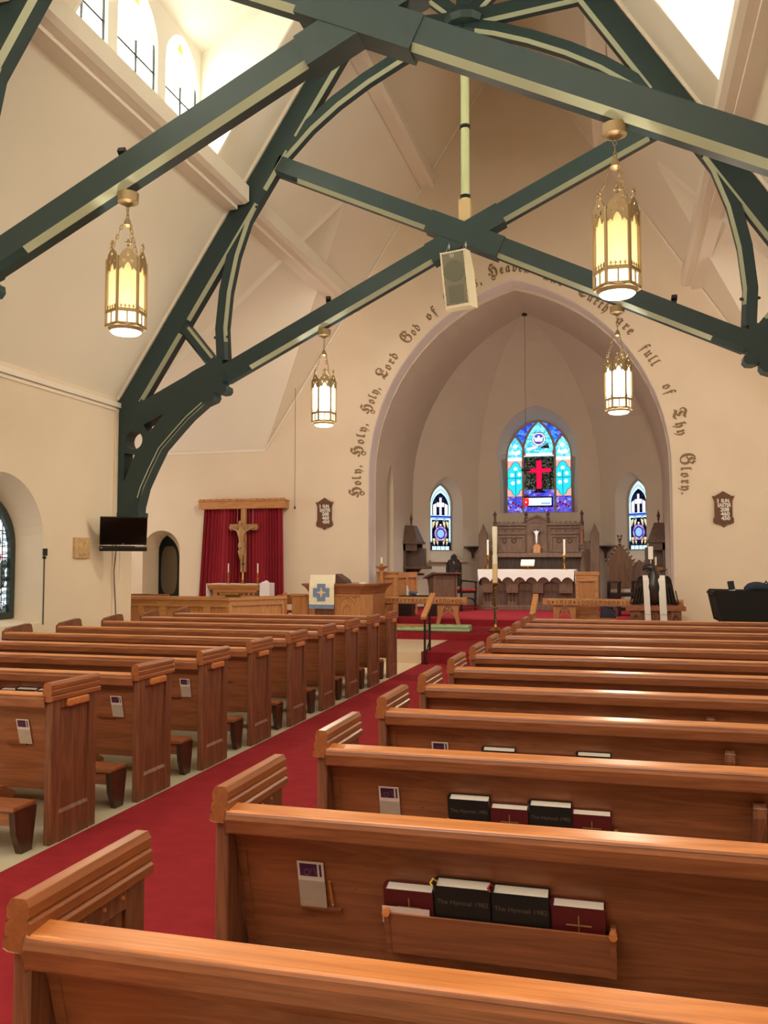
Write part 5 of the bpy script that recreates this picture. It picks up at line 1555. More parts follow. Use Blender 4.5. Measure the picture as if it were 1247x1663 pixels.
# communion rails with a carved band and trestle feet
def comm_rail(x0, x1, feet, label, txt):
    yr = 18.42
    t = thing('communion_rail', label, 'rail', ((x0 + x1) / 2, yr, L2), 'communion rails')
    r = G().plate([(yr - .08, .785), (yr + .08, .785), (yr + .08, .885), (yr + .06, .91), (yr - .06, .91), (yr - .08, .885)], [], 'x', x0, x1).obj('top_rail', 'blond_x', t)
    G().box(x0, x1, yr - .085, yr + .085, .765, .787).obj('under_moulding', 'oak_x', t)
    rnd = random.Random(len(txt) + len(label)); n = int((x1 - x0 - .16) / .085); g = G(); yf = yr - .086; zc = .835
    for k in range(n):
        cx = x0 + .12 + k * (x1 - x0 - .24) / (n - 1); q = rnd.random()
        if q < .28: g.tube([(cx + .026 * math.cos(a), yf + .004, zc + .034 * math.sin(a)) for a in [2 * PI * i / 10 for i in range(10)]], .006, 5, closed=True)
        elif q < .55:
            for d in (-.018, .018): g.box(cx + d - .006, cx + d + .006, yf, yf + .01, zc - .036, zc + .036)
            g.box(cx - .024, cx + .024, yf, yf + .01, zc + .026, zc + .036)
        elif q < .8: g.plate([(cx, zc - .036), (cx + .022, zc), (cx, zc + .036), (cx - .022, zc)], [], 'y', yf, yf + .01)
        else: g.box(cx - .007, cx + .007, yf, yf + .01, zc - .036, zc + .036)
    q = g.obj('carved_band', 'board_brown', r)
    for fx in feet:
        w = .25
        def leg(s2):
            return [(fx + s2 * (w - .05), L2), (fx + s2 * (w + .02), L2), (fx + s2 * (w - .03), .52), (fx + s2 * (w - .02), .76), (fx + s2 * .02, .76), (fx + s2 * (w - .16), .68), (fx + s2 * (w - .11), .50)]
        for s2 in (-1, 1): G().plate(leg(s2), [], 'y', yr - .035, yr + .035).obj('leg', 'blond_z', t)
        g = G()
        g.bar((fx - .13, yr, .53), (fx + .13, yr, .74), .03, .022).bar((fx + .13, yr, .53), (fx - .13, yr, .74), .03, .022)
        g.tube([(p[0], yr, p[1]) for p in circle(fx, .635, .055, 12)], .011, 5, closed=True)
        g.obj('tracery', 'blond_z', t)
    return t
comm_rail(-5.42, -3.20, (-5.05, -3.60), 'carved communion rail on the pulpit side of the chancel', 'one')
comm_rail(-1.62, 1.12, (-1.18, 0.75), 'carved communion rail before the altar on the eagle lectern side', 'two')
def cushion(x0, x1, label, fold):
    t = thing('kneeler_cushion', label, 'cushion', ((x0 + x1) / 2, 17.1, L2), 'green kneeling cushions')
    for k in range(2 if fold else 1):
        g = G().box(x0 + .01 * k, x1 - .012 * k, 16.93, 17.30, L2 + .002 + .062 * k, L2 + .062 + .062 * k); g.bevel(.022, 3)
        c = g.obj('pad' if k == 0 else 'upper_pad', 'green_cloth', t, smooth=True)
    z = L2 + (.127 if fold else .066)
    g = G()
    for i, dx in enumerate((.36, .62)):
        X = x0 + (x1 - x0) * dx
        g.plate([(X + .05 * math.cos(q) * (1 if j % 2 else .5), 17.10 + .07 * math.sin(q) * (1 if j % 2 else .5)) for j, q in enumerate([2 * PI * a / 12 for a in range(12)])], [], 'z', z - .006, z)
    g.obj('embroidery', 'red_seat', c)
    return t
cushion(-3.72, -2.90, 'folded pale green embroidered kneeler on the red step nearest the aisle', True)
cushion(-4.60, -3.74, 'flat pale green embroidered kneeler on the red step behind the handrail', False)
tag(G().box(-4.60, -3.74, 17.36, 17.50, L2, L2 + .10).bevel(.01, 1).obj('kneeling_board', 'blond_x'), 'low wooden kneeling board behind the flat green kneeler', 'board')

# tall candle stands
def candle_stand(x, y, z0, hz, hc, label):
    t = thing('candle_stand', label, 'candle stand', (x, y, z0), 'wooden candle stands')
    G().lathe([(.11, 0), (.11, .04), (.05, .08), (.042, .3), (.05, .34), (.042, .38), (.042, hz - .42), (.052, hz - .40), (.052, hz - .30), (.042, hz - .28), (.042, hz - .10)], (x, y, z0), 10).obj('shaft', 'blond_z', t)
    G().lathe([(.03, hz - .12), (.06, hz - .08), (.14, hz - .03), (.15, hz), (.13, hz), (.04, hz - .02)], (x, y, z0), 18).obj('dish', 'oak_edge', t, smooth=True)
    G().lathe([(.03, hz - .02), (.03, hz + .04), (.026, hz + .05)], (x, y, z0), 12).obj('socket', 'bronze', t)
    G().lathe([(.021, hz + .04), (.021, hz + hc), (.004, hz + hc + .01)], (x, y, z0), 12).obj('candle', 'candle', t, smooth=True)
    G().lathe([(.004, hz + hc), (.006, hz + hc + .03), (.001, hz + hc + .055)], (x, y, z0), 8).obj('wick', 'bronze', t)
    return t
candle_stand(-5.24, 19.05, L3, 1.13, .19, 'wooden candle stand with a white candle between pulpit and blond cabinet')
candle_stand(.66, 19.75, L3, 1.10, .22, 'wooden candle stand rising behind the eagle lectern')

# blond cabinet seat by the wall, with the things lying on its dark shelf
t = thing('sedilia_screen', 'blond panelled screen with a dark seat against the chancel wall', 'screen', (-5.0, 19.6, L3))
panelled((-5.40, 19.25), (-4.94, 19.25), L3, 1.42, 1, .05, t, 'front_panel')
panelled((-4.94, 19.28), (-4.72, 20.35), L3, 1.42, 2, .05, t, 'side_panel')
G().box(-5.42, -4.90, 19.22, 19.32, 1.40, 1.44).obj('cap', 'blond_x', t)
G().plate([(-4.90, 19.30), (-4.30, 19.62), (-4.32, 19.78), (-4.84, 19.72)], [], 'z', .86, .90).obj('seat', 'ebony_z', t)
G().box(-4.94, -4.62, 19.35, 19.70, L3, .86).obj('seat_box', 'ebony_z', t)
t = thing('water_bottle', 'clear plastic water bottle on the dark shelf of the blond screen', 'bottle', (-4.76, 19.5, .90))
G().lathe([(.032, 0), (.034, .02), (.030, .08), (.034, .10), (.033, .15), (.014, .19), (.013, .205)], (-4.76, 19.50, .90), 14).obj('body', 'bottle_plastic', t, smooth=True)
G().lathe([(.015, .203), (.015, .222)], (-4.76, 19.50, .90), 12).obj('cap', 'white_paint', t)
tag(G().ball((-4.64, 19.58, .95), .08, 1.2, .8, .7, 12, 8).ball((-4.58, 19.60, .96), .05, 1, 1, .8, 10, 8).obj('grey_bag', 'grey_bag', smooth=True), 'small crumpled grey bag on the dark shelf of the blond screen', 'bag')
tag(G().ball((-4.55, 19.60, .925), .032, 1, 1, .8, 10, 8).obj('tissue_wad', 'white_cloth', smooth=True), 'white tissue lying beside the grey bag on the dark shelf', 'tissue')
tag(G().box(-4.44, -3.98, 19.45, 19.65, .80, .84).box(-4.36, -4.08, 19.47, 19.63, L3, .80).bevel(.01, 1).obj('kneeling_stool', 'ebony_z'), 'dark kneeling stool standing behind the communion rail by the blond screen', 'stool')

# canopied niches on the side walls
def canopy(sgn, y0, label):
    X = ARX - sgn * WCH
    f = lambda d: X + sgn * d
    t = thing('canopied_stall', label, 'canopied stall', (X, y0, 1.5), 'dark carved canopies on the chancel walls')
    B = lambda g, a, b, *r: g.box(min(f(a), f(b)), max(f(a), f(b)), *r)
    B(G(), .0, .06, y0 - .36, y0 + .36, 1.05, 2.30).obj('back_board', 'walnut_z', t)
    for yy in (y0 - .36, y0 + .32): B(G(), .0, .36, yy, yy + .04, 1.95, 2.2).obj('cheek', 'walnut_z', t)
    # pitched canopy roof
    ap = [g2 for g2 in ()]
    V = [(f(0), y0 - .40, 2.18), (f(.40), y0 - .40, 2.18), (f(.40), y0 + .40, 2.18), (f(0), y0 + .40, 2.18), (f(0.02), y0 - .22, 2.62), (f(.24), y0 - .22, 2.62), (f(.24), y0 + .22, 2.62), (f(0.02), y0 + .22, 2.62)]
    G().faces(V, [(0, 1, 2, 3), (4, 5, 6, 7), (0, 1, 5, 4), (1, 2, 6, 5), (2, 3, 7, 6), (3, 0, 4, 7)]) 
    g = G(); g.faces(V, [(0, 1, 2, 3), (4, 5, 6, 7), (0, 1, 5, 4), (1, 2, 6, 5), (2, 3, 7, 6), (3, 0, 4, 7)]); g.obj('canopy_roof', 'walnut_z', t)
    B(G(), .0, .42, y0 - .42, y0 + .42, 2.13, 2.19).obj('eaves_moulding', 'walnut_x', t)
    G().lathe([(.02, 0), (.015, .08), (.035, .11), (.02, .14), (.045, .2), (.012, .30), (.003, .36)], (f(.13), y0, 2.60), 8).obj('finial', 'walnut_z', t)
    b = B(G(), .02, .46, y0 + .0, y0 + .36, 1.55, 2.02).bevel(.006, 1).obj('cupboard', 'walnut_z', t)
    B(G(), .0, .60, y0 - .40, y0 + .44, 1.47, 1.55).bevel(.015, 2).obj('shelf', 'walnut_x', t)
    G().plate([(f(.02), 1.47), (f(.40), 1.47), (f(.32), 1.38), (f(.20), 1.34), (f(.16), 1.22), (f(.02), 1.02)], [], 'y', y0 - .08, y0 + .06).obj('bracket', 'walnut_z', t)
    B(G(), .10, .42, y0 + .10, y0 + .30, 1.30, 1.36).obj('under_shelf', 'walnut_x', t)
    return t
canopy(1, 22.75, 'dark carved canopied cupboard on a bracket, on the chancel wall by the black chair')
canopy(-1, 22.75, 'dark carved canopied cupboard on the chancel wall behind the eagle lectern')

# prayer desk and carved chair
t = thing('prayer_desk', 'dark wooden prayer desk with a sloping top before the carved black chair', 'desk', (-4.2, 21.4, L3))
M = Matrix.Translation((-4.22, 21.2, L3)) @ Matrix.Rotation(math.radians(38), 4, 'Z')
G().box(-.30, .30, .0, .04, 0, .90, M).obj('front_panel', 'carved_brown', t)
for s2 in (-1, 1):
    G().plate([(-.02, 0), (.34, 0), (.34, .28), (.22, .36), (.26, .60), (.34, .80), (.34, .88), (-.02, .98)], [], 'x', s2 * .30 - .025, s2 * .30 + .025, M).obj('side_panel', 'carved_brown', t)
G().plate([(-.12, .92), (.40, .80), (.40, .835), (-.12, .965)], [], 'x', -.40, .40, M).bevel(.01, 1).obj('sloping_top', 'walnut_x', t)
def throne(x, y, z, rz, label, gab):
    t = thing('carved_chair', label, 'chair', (x, y, z), None, rz)
    m = 'ebony_z' if not gab else 'carved_brown'
    # local: seat faces -y
    if not gab:
        for a in (-.26, .26):
            for b in (-.24, .24):
                prof_ = [(.028, 0), (.04, .03), (.022, .08), (.034, .16), (.022, .22), (.034, .30), (.024, .36), (.034, .44)]
                G().lathe(prof_, (a, b, 0), 10).obj('leg', m, t, smooth=True, local=True)
        G().tube([(-.24 + .24 * math.cos(q) + .24, -.24, .20 + .11 * math.sin(q)) for q in [PI * k / 8 for k in range(9)]], .022, 6).box(-.24, .24, .22, .26, .14, .20).obj('stretcher', m, t, local=True)
        G().box(-.29, .29, -.27, .27, .44, .48).obj('seat_frame', m, t, local=True)
        G().box(-.27, .27, -.26, .25, .48, .54).bevel(.025, 3).obj('seat', 'red_seat', t, local=True)
        for a in (-.28, .28):
            G().lathe([(.02, .48), (.03, .56), (.018, .64), (.026, .70)], (a, -.24, 0), 8).obj('arm_post', m, t, local=True)
            G().bar((a, -.28, .71), (a, .24, .74), .05, .035).obj('arm', m, t, local=True)
            G().lathe([(.025, .48), (.03, .7), (.02, .9), (.03, 1.05), (.02, 1.15), (.03, 1.2)], (a * .92, .25, 0), 8).obj('back_post', m, t, local=True)
        o = [(-.20, .60), (.20, .60), (.20, 1.12), (.24, 1.16), (.19, 1.26), (.10, 1.30), (.08, 1.37), (0, 1.42), (-.08, 1.37), (-.10, 1.30), (-.19, 1.26), (-.24, 1.16), (-.20, 1.12)]
        G().plate(o, [circle(0, 1.20, .045, 10)], 'y', .235, .27).bevel(.008, 1).obj('backrest', m, t, local=True)
        g = G()
        for k in range(6): g.ball((-.12 + .048 * k, .232, .78 + .1 * (k % 3)), .035, 1, .4, 1.3, 8, 6)
        g.obj('carving', m, t, smooth=True, local=True)
    return t
throne(-3.98, 22.08, L3, math.radians(58), 'carved black wooden chair with a red seat behind the prayer desk', False)

# gabled throne, seen from its panelled back and side
t = thing('gabled_throne', 'tall dark throne with a gabled back, crockets and a carved finial', 'chair', (.02, 20.9, L3), None, math.radians(28))
G().plate([(-.30, .60), (.30, .60), (.30, 1.18), (.34, 1.20), (.0, 1.62), (-.34, 1.20), (-.30, 1.18)], [], 'y', .20, .26).bevel(.008, 1).obj('backrest', 'carved_brown', t, local=True)
g = G()
for s2 in (-1, 1):
    for k in range(5):
        f_ = .08 + k * .19; x = s2 * .34 * (1 - f_); z = 1.20 + .42 * f_
        g.bar((x, .23, z), (x + s2 * .055, .23, z + .045), .05, .03)
g.obj('crocket', 'walnut_z', t, local=True)
G().lathe([(.03, 0), (.05, .03), (.025, .05), (.03, .10), (.05, .16), (.02, .22)], (0, .23, 1.60), 8).bar((0, .23, 1.72), (-.05, .23, 1.84), .03, .04).bar((0, .23, 1.72), (.05, .23, 1.84), .03, .04).obj('finial', 'walnut_z', t, local=True)
for a in (-.30, .30):
    for b in (-.28, .22):
        G().box(a - .03, a + .03, b - .03, b + .03, 0, .74).obj('leg', 'ebony_z', t, local=True)
    G().bar((a, -.34, .76), (a, .24, .76), .06, .045).obj('arm', 'ebony_z', t, local=True)
    G().plate([(-.28, .20), (.22, .20), (.22, .44), (-.28, .44)], [circle(-.03, .20, .12, 16)[:9]], 'x', a - .02, a + .02).obj('side_panel', 'ebony_z', t, local=True)
G().box(-.31, .31, -.30, .24, .44, .52).bevel(.01, 1).obj('seat', 'ebony_z', t, local=True)
G().box(-.28, .28, -.29, -.26, .12, .20).obj('stretcher', 'ebony_z', t, local=True)
# dark carved stall further back
t = thing('carved_stall', 'dark carved stall end standing behind the gabled throne', 'stall', (.35, 21.6, L3))
G().plate([(.20, L3), (.52, L3), (.52, 1.50), (.47, 1.60), (.42, 1.55), (.40, 1.66), (.34, 1.70), (.28, 1.62), (.20, 1.55)], [], 'y', 21.55, 21.63).bevel(.01, 1).obj('stall_end', 'walnut_z', t)
G().box(.52, .93, 21.5, 21.62, L3, 1.46).box(.50, .95, 21.42, 21.66, 1.46, 1.50).obj('desk_front', 'walnut_z', t)
G().tube([(.56, 21.5, 1.50), (.60, 21.48, 1.62), (.70, 21.46, 1.66)], .008, 6).ball((.71, 21.46, 1.665), .022, u=8, v=6).obj('microphone', 'black_matte', t)
tag(G().plate([(.55, 1.72), (.66, 1.72), (.66, 2.02), (.55, 2.02)], [], 'y', 21.47, 21.49).box(.56, .65, 21.45, 21.6, 1.50, 1.52).box(.595, .615, 21.48, 21.5, 1.5, 1.73).obj('notice_card', 'page'), 'pale card propped on the dark stall beside the wall canopy', 'card')

# blond pedestal desk with a bench
t = thing('pedestal', 'tall blond-wood pedestal standing beside the altar on the red carpet', 'pedestal', (-.75, 18.95, L3))
panelled((-.98, 18.80), (-.52, 18.80), L3 + .05, 1.38, 1, .05, t)
G().box(-.975, -.525, 18.84, 19.2, L3 + .05, 1.38).obj('body', 'blond_z', t)
G().plate([(-1.02, L3), (-.48, L3), (-.48, L3 + .06), (-.52, L3 + .14), (-.98, L3 + .14), (-1.02, L3 + .06)], [], 'y', 18.76, 19.25).obj('plinth', 'blond_x', t)
G().box(-1.0, -.50, 18.78, 19.24, 1.38, 1.45).bevel(.012, 2).obj('cap', 'blond_x', t)
G().box(-.52, -.16, 18.80, 19.15, L3, L3 + .06).obj('foot_board', 'blond_x', t)
tag(G().plate([(-.47, L3 + .062), (-.20, L3 + .062), (-.19, L3 + .20), (-.24, L3 + .27), (-.42, L3 + .28), (-.48, L3 + .20)], [], 'y', 18.86, 19.06).bevel(.03, 3).obj('navy_bag', 'blue_bag_cloth'), 'dark blue bag on the foot board of the blond pedestal', 'bag')

# ================================================================== ALTAR
t = thing('altar', 'dark carved oak altar with a row of arched recesses', 'altar', (-2.38, 22.85, L3))
AX0, AX1, AY = -3.52, -1.24, 22.42
G().box(AX0, AX1, AY + .14, 23.3, L3 + .12, 1.40).obj('body', 'carved_brown', t)
G().box(AX0 - .04, AX1 + .04, AY - .05, 23.3, L3, L3 + .12).bevel(.012, 2).obj('plinth', 'carved_brown', t)
G().box(AX0 - .03, AX1 + .03, AY - .06, 23.32, 1.39, 1.45).bevel(.01, 1).obj('mensa', 'carved_brown', t)
ar = [(-3.235, -2.885), (-2.59, -2.23), (-1.965, -1.575)]
def flat_arch(a, b, z0, zt):
    w = b - a
    return [(a, z0), (b, z0), (b, zt - .10), (b - w * .10, zt - .05), (b - w * .25, zt - .02), ((a + b) / 2, zt), (a + w * .25, zt - .02), (a + w * .10, zt - .05), (a, zt - .10)]
fz = G().plate([(AX0, .93), (AX1, .93), (AX1, 1.39), (AX0, 1.39)], [], 'y', AY + .10, AY + .14)
outl = [(AX0, .92)]
for a, b in ar:
    outl += [(a - .0, .92)] + [(a, 1.06), (a + (b - a) * .1, 1.12), (a + (b - a) * .25, 1.15), ((a + b) / 2, 1.17), (b - (b - a) * .25, 1.15), (b - (b - a) * .1, 1.12), (b, 1.06)] + [(b, .92)]
outl += [(AX1, .92), (AX1, 1.39), (AX0, 1.39)]
fz.plate(outl, [], 'y', AY, AY + .12)
fz.obj('frieze', 'carved_brown', t)
edges_ = [AX0] + [v for ab in ar for v in ab] + [AX1]
for i in range(0, 8, 2):
    a, b = edges_[i], edges_[i + 1]
    G().box(a + .02, b - .02, AY + .02, AY + .12, L3 + .12, L3 + .20).box(a + .0, b - .0, AY + .0, AY + .12, .88, .925).obj('pier_block', 'carved_brown', t)
    nn_ = 3
    for k in range(nn_):
        x = a + .05 + (b - a - .10) * k / (nn_ - 1)
        G().lathe([(.03, L3 + .20), (.02, L3 + .23), (.017, .82), (.03, .86), (.03, .885)], (x, AY + .06, 0), 8).obj('colonnette', 'carved_brown', t)
for a, b in ar:
    G().box(a, b, AY + .125, AY + .145, L3 + .12, 1.10).obj('recess_panel', 'walnut_z', t)
# altar cloth with a scalloped fall
t = thing('altar_cloth', 'white lace altar cloth with a scalloped fall over the carved altar', 'altar cloth', (-2.38, 22.8, 1.45))
X0c, X1c, YF = -3.60, -1.17, AY - .075
g = G().box(X0c, X1c, YF, 23.3, 1.452, 1.468); g.obj('top_linen', 'white_cloth', t)
pts = []; n = 8; w = (X1c - X0c - .06) / n
low = []
for k in range(n):
    a = X0c + .02 + k * w
    low += [(a, 1.16)] + [(a + w * q, 1.16 + .115 * math.sin(PI * q) ** .7) for q in (.12, .25, .4, .5, .6, .75, .88)]
low += [(X0c + .02 + n * w, 1.16)]
g = G().plate(low + [(X1c - .02, 1.46), (X0c, 1.46)], [], 'y', YF - .006, YF + .004); g.obj('scalloped_fall', 'white_cloth', t)
G().plate([(YF, 1.46), (23.2, 1.46), (23.2, 1.10), (22.8, 1.05), (YF + .02, 1.12)], [], 'x', X1c - .002, X1c + .006).obj('side_fall', 'white_cloth', t)
G().plate([(YF, 1.46), (23.2, 1.46), (23.2, 1.10), (22.8, 1.05), (YF + .02, 1.12)], [], 'x', X0c - .006, X0c + .002).obj('side_fall', 'white_cloth', t)
candlestick(-3.37, 22.55, 1.468, .38, .38, 'brass altar candlestick beside the tall paschal candle', rb=.10, rc=.026, grp='altar candlesticks')
candlestick(-1.44, 22.55, 1.468, .38, .38, 'brass altar candlestick near the blond pedestal', rb=.10, rc=.026, grp='altar candlesticks')
t = thing('missal_stand', 'brass missal stand with an open book on the altar cloth', 'book stand', (-2.36, 22.6, 1.468))
G().lathe([(.08, 0), (.08, .01), (.03, .03), (.015, .08), (.02, .10)], (-2.36, 22.6, 1.468), 12).obj('foot', 'brass', t, smooth=True)
G().plate([(22.50, 1.54), (22.50, 1.56), (22.68, 1.69), (22.69, 1.67)], [], 'x', -2.52, -2.20).obj('rest', 'brass', t)
G().plate([(22.49, 1.56), (22.485, 1.59), (22.66, 1.72), (22.67, 1.69)], [], 'x', -2.53, -2.19).obj('open_book', 'page', t)

# reredos
RY = 23.92
t = thing('reredos', 'dark carved wooden reredos with gabled centre and pinnacles behind the altar', 'reredos', (-2.24, 24.0, L3))
G().box(-3.35, -1.08, RY, RY + .16, L3, 2.70).obj('back_board', 'carved_brown', t)
g = G()
g.box(-3.38, -1.05, RY - .30, RY, 1.78, 1.90); g.bevel(.01, 1).obj('gradine', 'carved_brown', t)
G().box(-3.30, -1.13, RY - .02, RY + .01, L3, 1.78).obj('dark_back', 'walnut_z', t)
for x0, x1 in ((-3.30, -2.56), (-1.90, -1.14)):
    g = G()
    g.box(x0, x1, RY - .05, RY, 2.40, 2.44).box(x0, x1, RY - .04, RY, 2.56, 2.60)
    for a, b, c, d_ in ((x0, x1, 1.92, 1.99), (x0, x1, 2.32, 2.37)): g.box(a, b, RY - .035, RY, c, d_)
    for a in (x0, x1 - .06): g.box(a, a + .06, RY - .034, RY, 1.92, 2.37)
    g.box(x0, x0 + .02, RY - .03, RY, 1.92, 2.6).obj('panel_moulding', 'carved_brown', t)
g = G()
for x in (-3.12, -2.86, -1.66, -1.38):
    g.tube([(x + .055 * math.cos(q), RY - .01, 2.24 + .06 * math.sin(q)) for q in [2 * PI * k / 10 for k in range(10)]], .018, 5, closed=True)
for x in (-3.1, -2.9, -2.7, -1.72, -1.5, -1.3): g.ball((x, RY - .005, 2.50), .022, 1, .6, 1, 8, 6)
g.obj('carved_rosette', 'walnut_z', t)
g = G()
for x0 in (-3.32, -1.92):
    for k in range(6): g.box(x0 + .02 + k * .126, x0 + .09 + k * .126, RY - .03, RY + .10, 2.70, 2.745)
g.box(-3.37, -1.06, RY - .05, RY + .12, 2.64, 2.70)
g.obj('crenellation', 'carved_brown', t)
G().plate([(-2.50, 1.90), (-1.98, 1.90), (-1.98, 2.80), (-2.24, 2.90), (-2.50, 2.80)], [], 'y', RY - .06, RY + .12).obj('centre_panel', 'carved_brown', t)
g = G().bar((-2.52, RY - .07, 2.79), (-2.24, RY - .07, 2.90), .06, .05).bar((-1.96, RY - .07, 2.79), (-2.24, RY - .07, 2.90), .06, .05).box(-2.46, -2.02, RY - .075, RY - .05, 2.70, 2.73); g.obj('gable_moulding', 'carved_brown', t)
for x, z0, zt in ((-3.37, 2.60, 3.0), (-1.06, 2.60, 3.0), (-2.53, 2.70, 3.0), (-1.95, 2.70, 3.0)):
    G().lathe([(.05, z0), (.05, z0 + .1), (.06, z0 + .12), (.035, z0 + .16), (.03, zt - .10), (.055, zt - .06), (.012, zt + .02), (.002, zt + .05)], (x, RY - .02, 0), 8).obj('pinnacle', 'walnut_z', t)
for x in (-3.37, -1.06):
    p = G().box(x - .05, x + .05, RY - .08, RY + .04, L3, 2.62).obj('post', 'carved_brown', t)
    for z in (1.90, 2.02, 2.10):
        G().box(x - .075, x + .075, RY - .105, RY + .05, z, z + .045).obj('post_collar', 'walnut_x', p)
    G().lathe([(.05, 2.13), (.045, 2.2), (.045, 2.48), (.055, 2.52)], (x, RY - .07, 0), 10).obj('post_shaft', 'oak_z', p)
for sg, x in ((-1, -3.70), (1, -.74)):
    G().plate([(x - .12, L3), (x + .12, L3), (x + .12, 2.42), (x + .06, 2.52), (x, 2.68), (x - .06, 2.52), (x - .12, 2.42)], [], 'y', RY - .02, RY + .05).bevel(.008, 1).obj('wing_panel', 'carved_brown', t)
    G().bar((x - .1 * sg, RY, 2.2), (x - sg * .3, RY, 2.16), .04, .07).obj('wing_tie', 'walnut_x', t)
t = thing('altar_crucifix', 'small crucifix on a house-shaped light wooden base above the altar', 'crucifix', (-2.24, RY - .16, 1.90))
G().plate([(-2.32, 1.90), (-2.14, 1.90), (-2.14, 2.02), (-2.11, 2.03), (-2.18, 2.13), (-2.28, 2.13), (-2.35, 2.03), (-2.32, 2.02)], [], 'y', RY - .24, RY - .08).obj('base', 'blond_z', t)
G().box(-2.262, -2.218, RY - .17, RY - .14, 2.13, 2.60).box(-2.42, -2.06, RY - .17, RY - .14, 2.47, 2.52).obj('cross', 'walnut_z', t)
P2 = [(-2.24, RY - .185, 2.30), (-2.24, RY - .19, 2.42), (-2.24, RY - .195, 2.51), (-2.32, RY - .18, 2.48), (-2.17, RY - .18, 2.48), (-2.24, RY - .20, 2.20), (-2.24, RY - .19, 2.14)]
skin_body('carved_figure', 'white_box', t, P2, [(0, 1), (1, 2), (1, 3), (1, 4), (0, 5), (5, 6)], [.03, .034, .022, .010, .010, .024, .016], 2)

# corner shelves
for M0, nm in ((FLM, 'dark triangular shelf on the slanting wall beside the carved black chair'), (FRM, 'dark triangular shelf on the slanting wall beside the gabled throne')):
    sx = .80 if M0 is FLM else -.80
    t = thing('wall_shelf', nm, 'shelf', tuple(M0 @ Vector((sx, -.1, 2.1))), 'dark corner shelves')
    G().box(sx - .23, sx + .23, -.30, .0, 2.06, 2.10, M0).obj('board', 'walnut_x', t)
    G().plate([(sx - .20, 2.06), (sx + .20, 2.06), (sx + .04, 1.92), (sx + .02, 1.76), (sx - .02, 1.76), (sx - .04, 1.92)], [], 'y', -.14, -.10, M0).obj('bracket', 'walnut_z', t)

# sanctuary lamp
lx, ly = ARX + .02, 21.62
t = thing('sanctuary_lamp', 'red glass sanctuary lamp on a long wire with a dark smoke bowl', 'lamp', (lx, ly, 3.0))
G().lathe([(.0, 7.72), (.06, 7.74), (.07, 7.78), (.05, 7.81)], (lx, ly, 0), 12).obj('ceiling_rose', 'iron', t)
G().tube([(lx, ly, 7.76), (lx, ly, 3.30)], .0045, 5).obj('wire', 'cable', t)
G().lathe([(.02, 3.96), (.09, 3.94), (.135, 3.90), (.09, 3.875), (.01, 3.87)], (lx, ly, 0), 16).obj('smoke_bowl', 'iron', t, smooth=True)
G().lathe([(.05, 3.30), (.075, 3.26), (.06, 3.22)], (lx, ly, 0), 12).obj('lamp_cap', 'iron', t)
m, nt, b = base_mat('ruby_lit'); b.inputs['Base Color'].default_value = lin((190, 20, 30)); b.inputs['Emission Color'].default_value = lin((230, 20, 36)); b.inputs['Emission Strength'].default_value = .8; b.inputs['Roughness'].default_value = .2
G().lathe([(.05, 3.22), (.066, 3.18), (.066, 3.06), (.04, 3.02)], (lx, ly, 0), 14).obj('red_glass', 'ruby_lit', t, smooth=True)
G().ball((lx, ly - .062, 3.11), .018, u=8, v=6).obj('flame', 'g_white', t)

# paschal candle on its twisted stand
px, py = -2.44, 17.25
t = thing('paschal_candle', 'tall white paschal candle on a twisted brass stand before the altar', 'candle stand', (px, py, L2))
G().lathe([(.13, 0), (.14, .02), (.10, .05), (.04, .09), (.03, .14)], (px, py, L2), 16).obj('foot', 'brass', t, smooth=True)
g = G()
for k in range(3):
    g.tube([(px + .018 * math.cos(q * 34 + k * 2.09), py + .018 * math.sin(q * 34 + k * 2.09), L2 + .14 + q) for q in [i * .76 / 70 for i in range(71)]], .013, 6)
g.obj('twisted_shaft', 'bronze', t, smooth=True)
G().lathe([(.03, .44), (.05, .46), (.03, .48)], (px, py, L2), 12).lathe([(.03, .88), (.05, .90), (.03, .92)], (px, py, L2), 12).obj('knop', 'brass', t, smooth=True)
G().lathe([(.04, .92), (.09, .94), (.04, .96)], (px, py, L2), 14).obj('dish', 'brass', t)
G().lathe([(.048, .95), (.05, 1.30), (.05, 1.50)], (px, py, L2), 16).obj('candle_sleeve', 'candle', t, smooth=True)
g = G().lathe([(.040, 1.50), (.040, 1.53), (.046, 1.55), (.054, 2.03), (.05, 2.05), (.0, 2.055)], (px, py, L2), 16); g.obj('candle', 'candle', t, smooth=True)
G().lathe([(.052, .98), (.052, 1.32)], (px, py, L2), 16).obj('painted_band', 'gold_cloth', t)

# eagle lectern with two white stoles
ex_, ey_ = .56, 17.9
t = thing('eagle_lectern', 'dark carved eagle lectern with spread wings beside the arch', 'lectern', (ex_, ey_, L2))
G().box(.10, 1.05, ey_ - .05, ey_ + .36, L2, .72).obj('desk_body', 'oak_z', t)
G().plate([(.02, .72), (1.13, .72), (1.13, .79), (1.09, .82), (1.05, .88), (.99, .82), (.06, .82), (.02, .79)], [], 'y', ey_ - .14, ey_ + .40).bevel(.01, 1).obj('desk_top', 'oak_x', t)
for x in (.12, .86):
    G().plate([(x, L2), (x + .18, L2), (x + .18, .72), (x, .72)], [lancet(x + .09, .06, L2 + .06, .52, .64, 6)], 'y', ey_ - .10, ey_ - .04).obj('arched_panel', 'oak_z', t)
Pe = [(ex_, ey_, .80), (ex_, ey_, .98), (ex_ - .01, ey_ - .03, 1.18), (ex_ - .01, ey_ - .02, 1.34), (ex_ - .01, ey_ - .02, 1.46), (ex_ - .03, ey_ - .03, 1.545), (ex_ - .10, ey_ - .05, 1.56), (ex_ - .17, ey_ - .06, 1.545), (ex_ - .215, ey_ - .06, 1.49)]
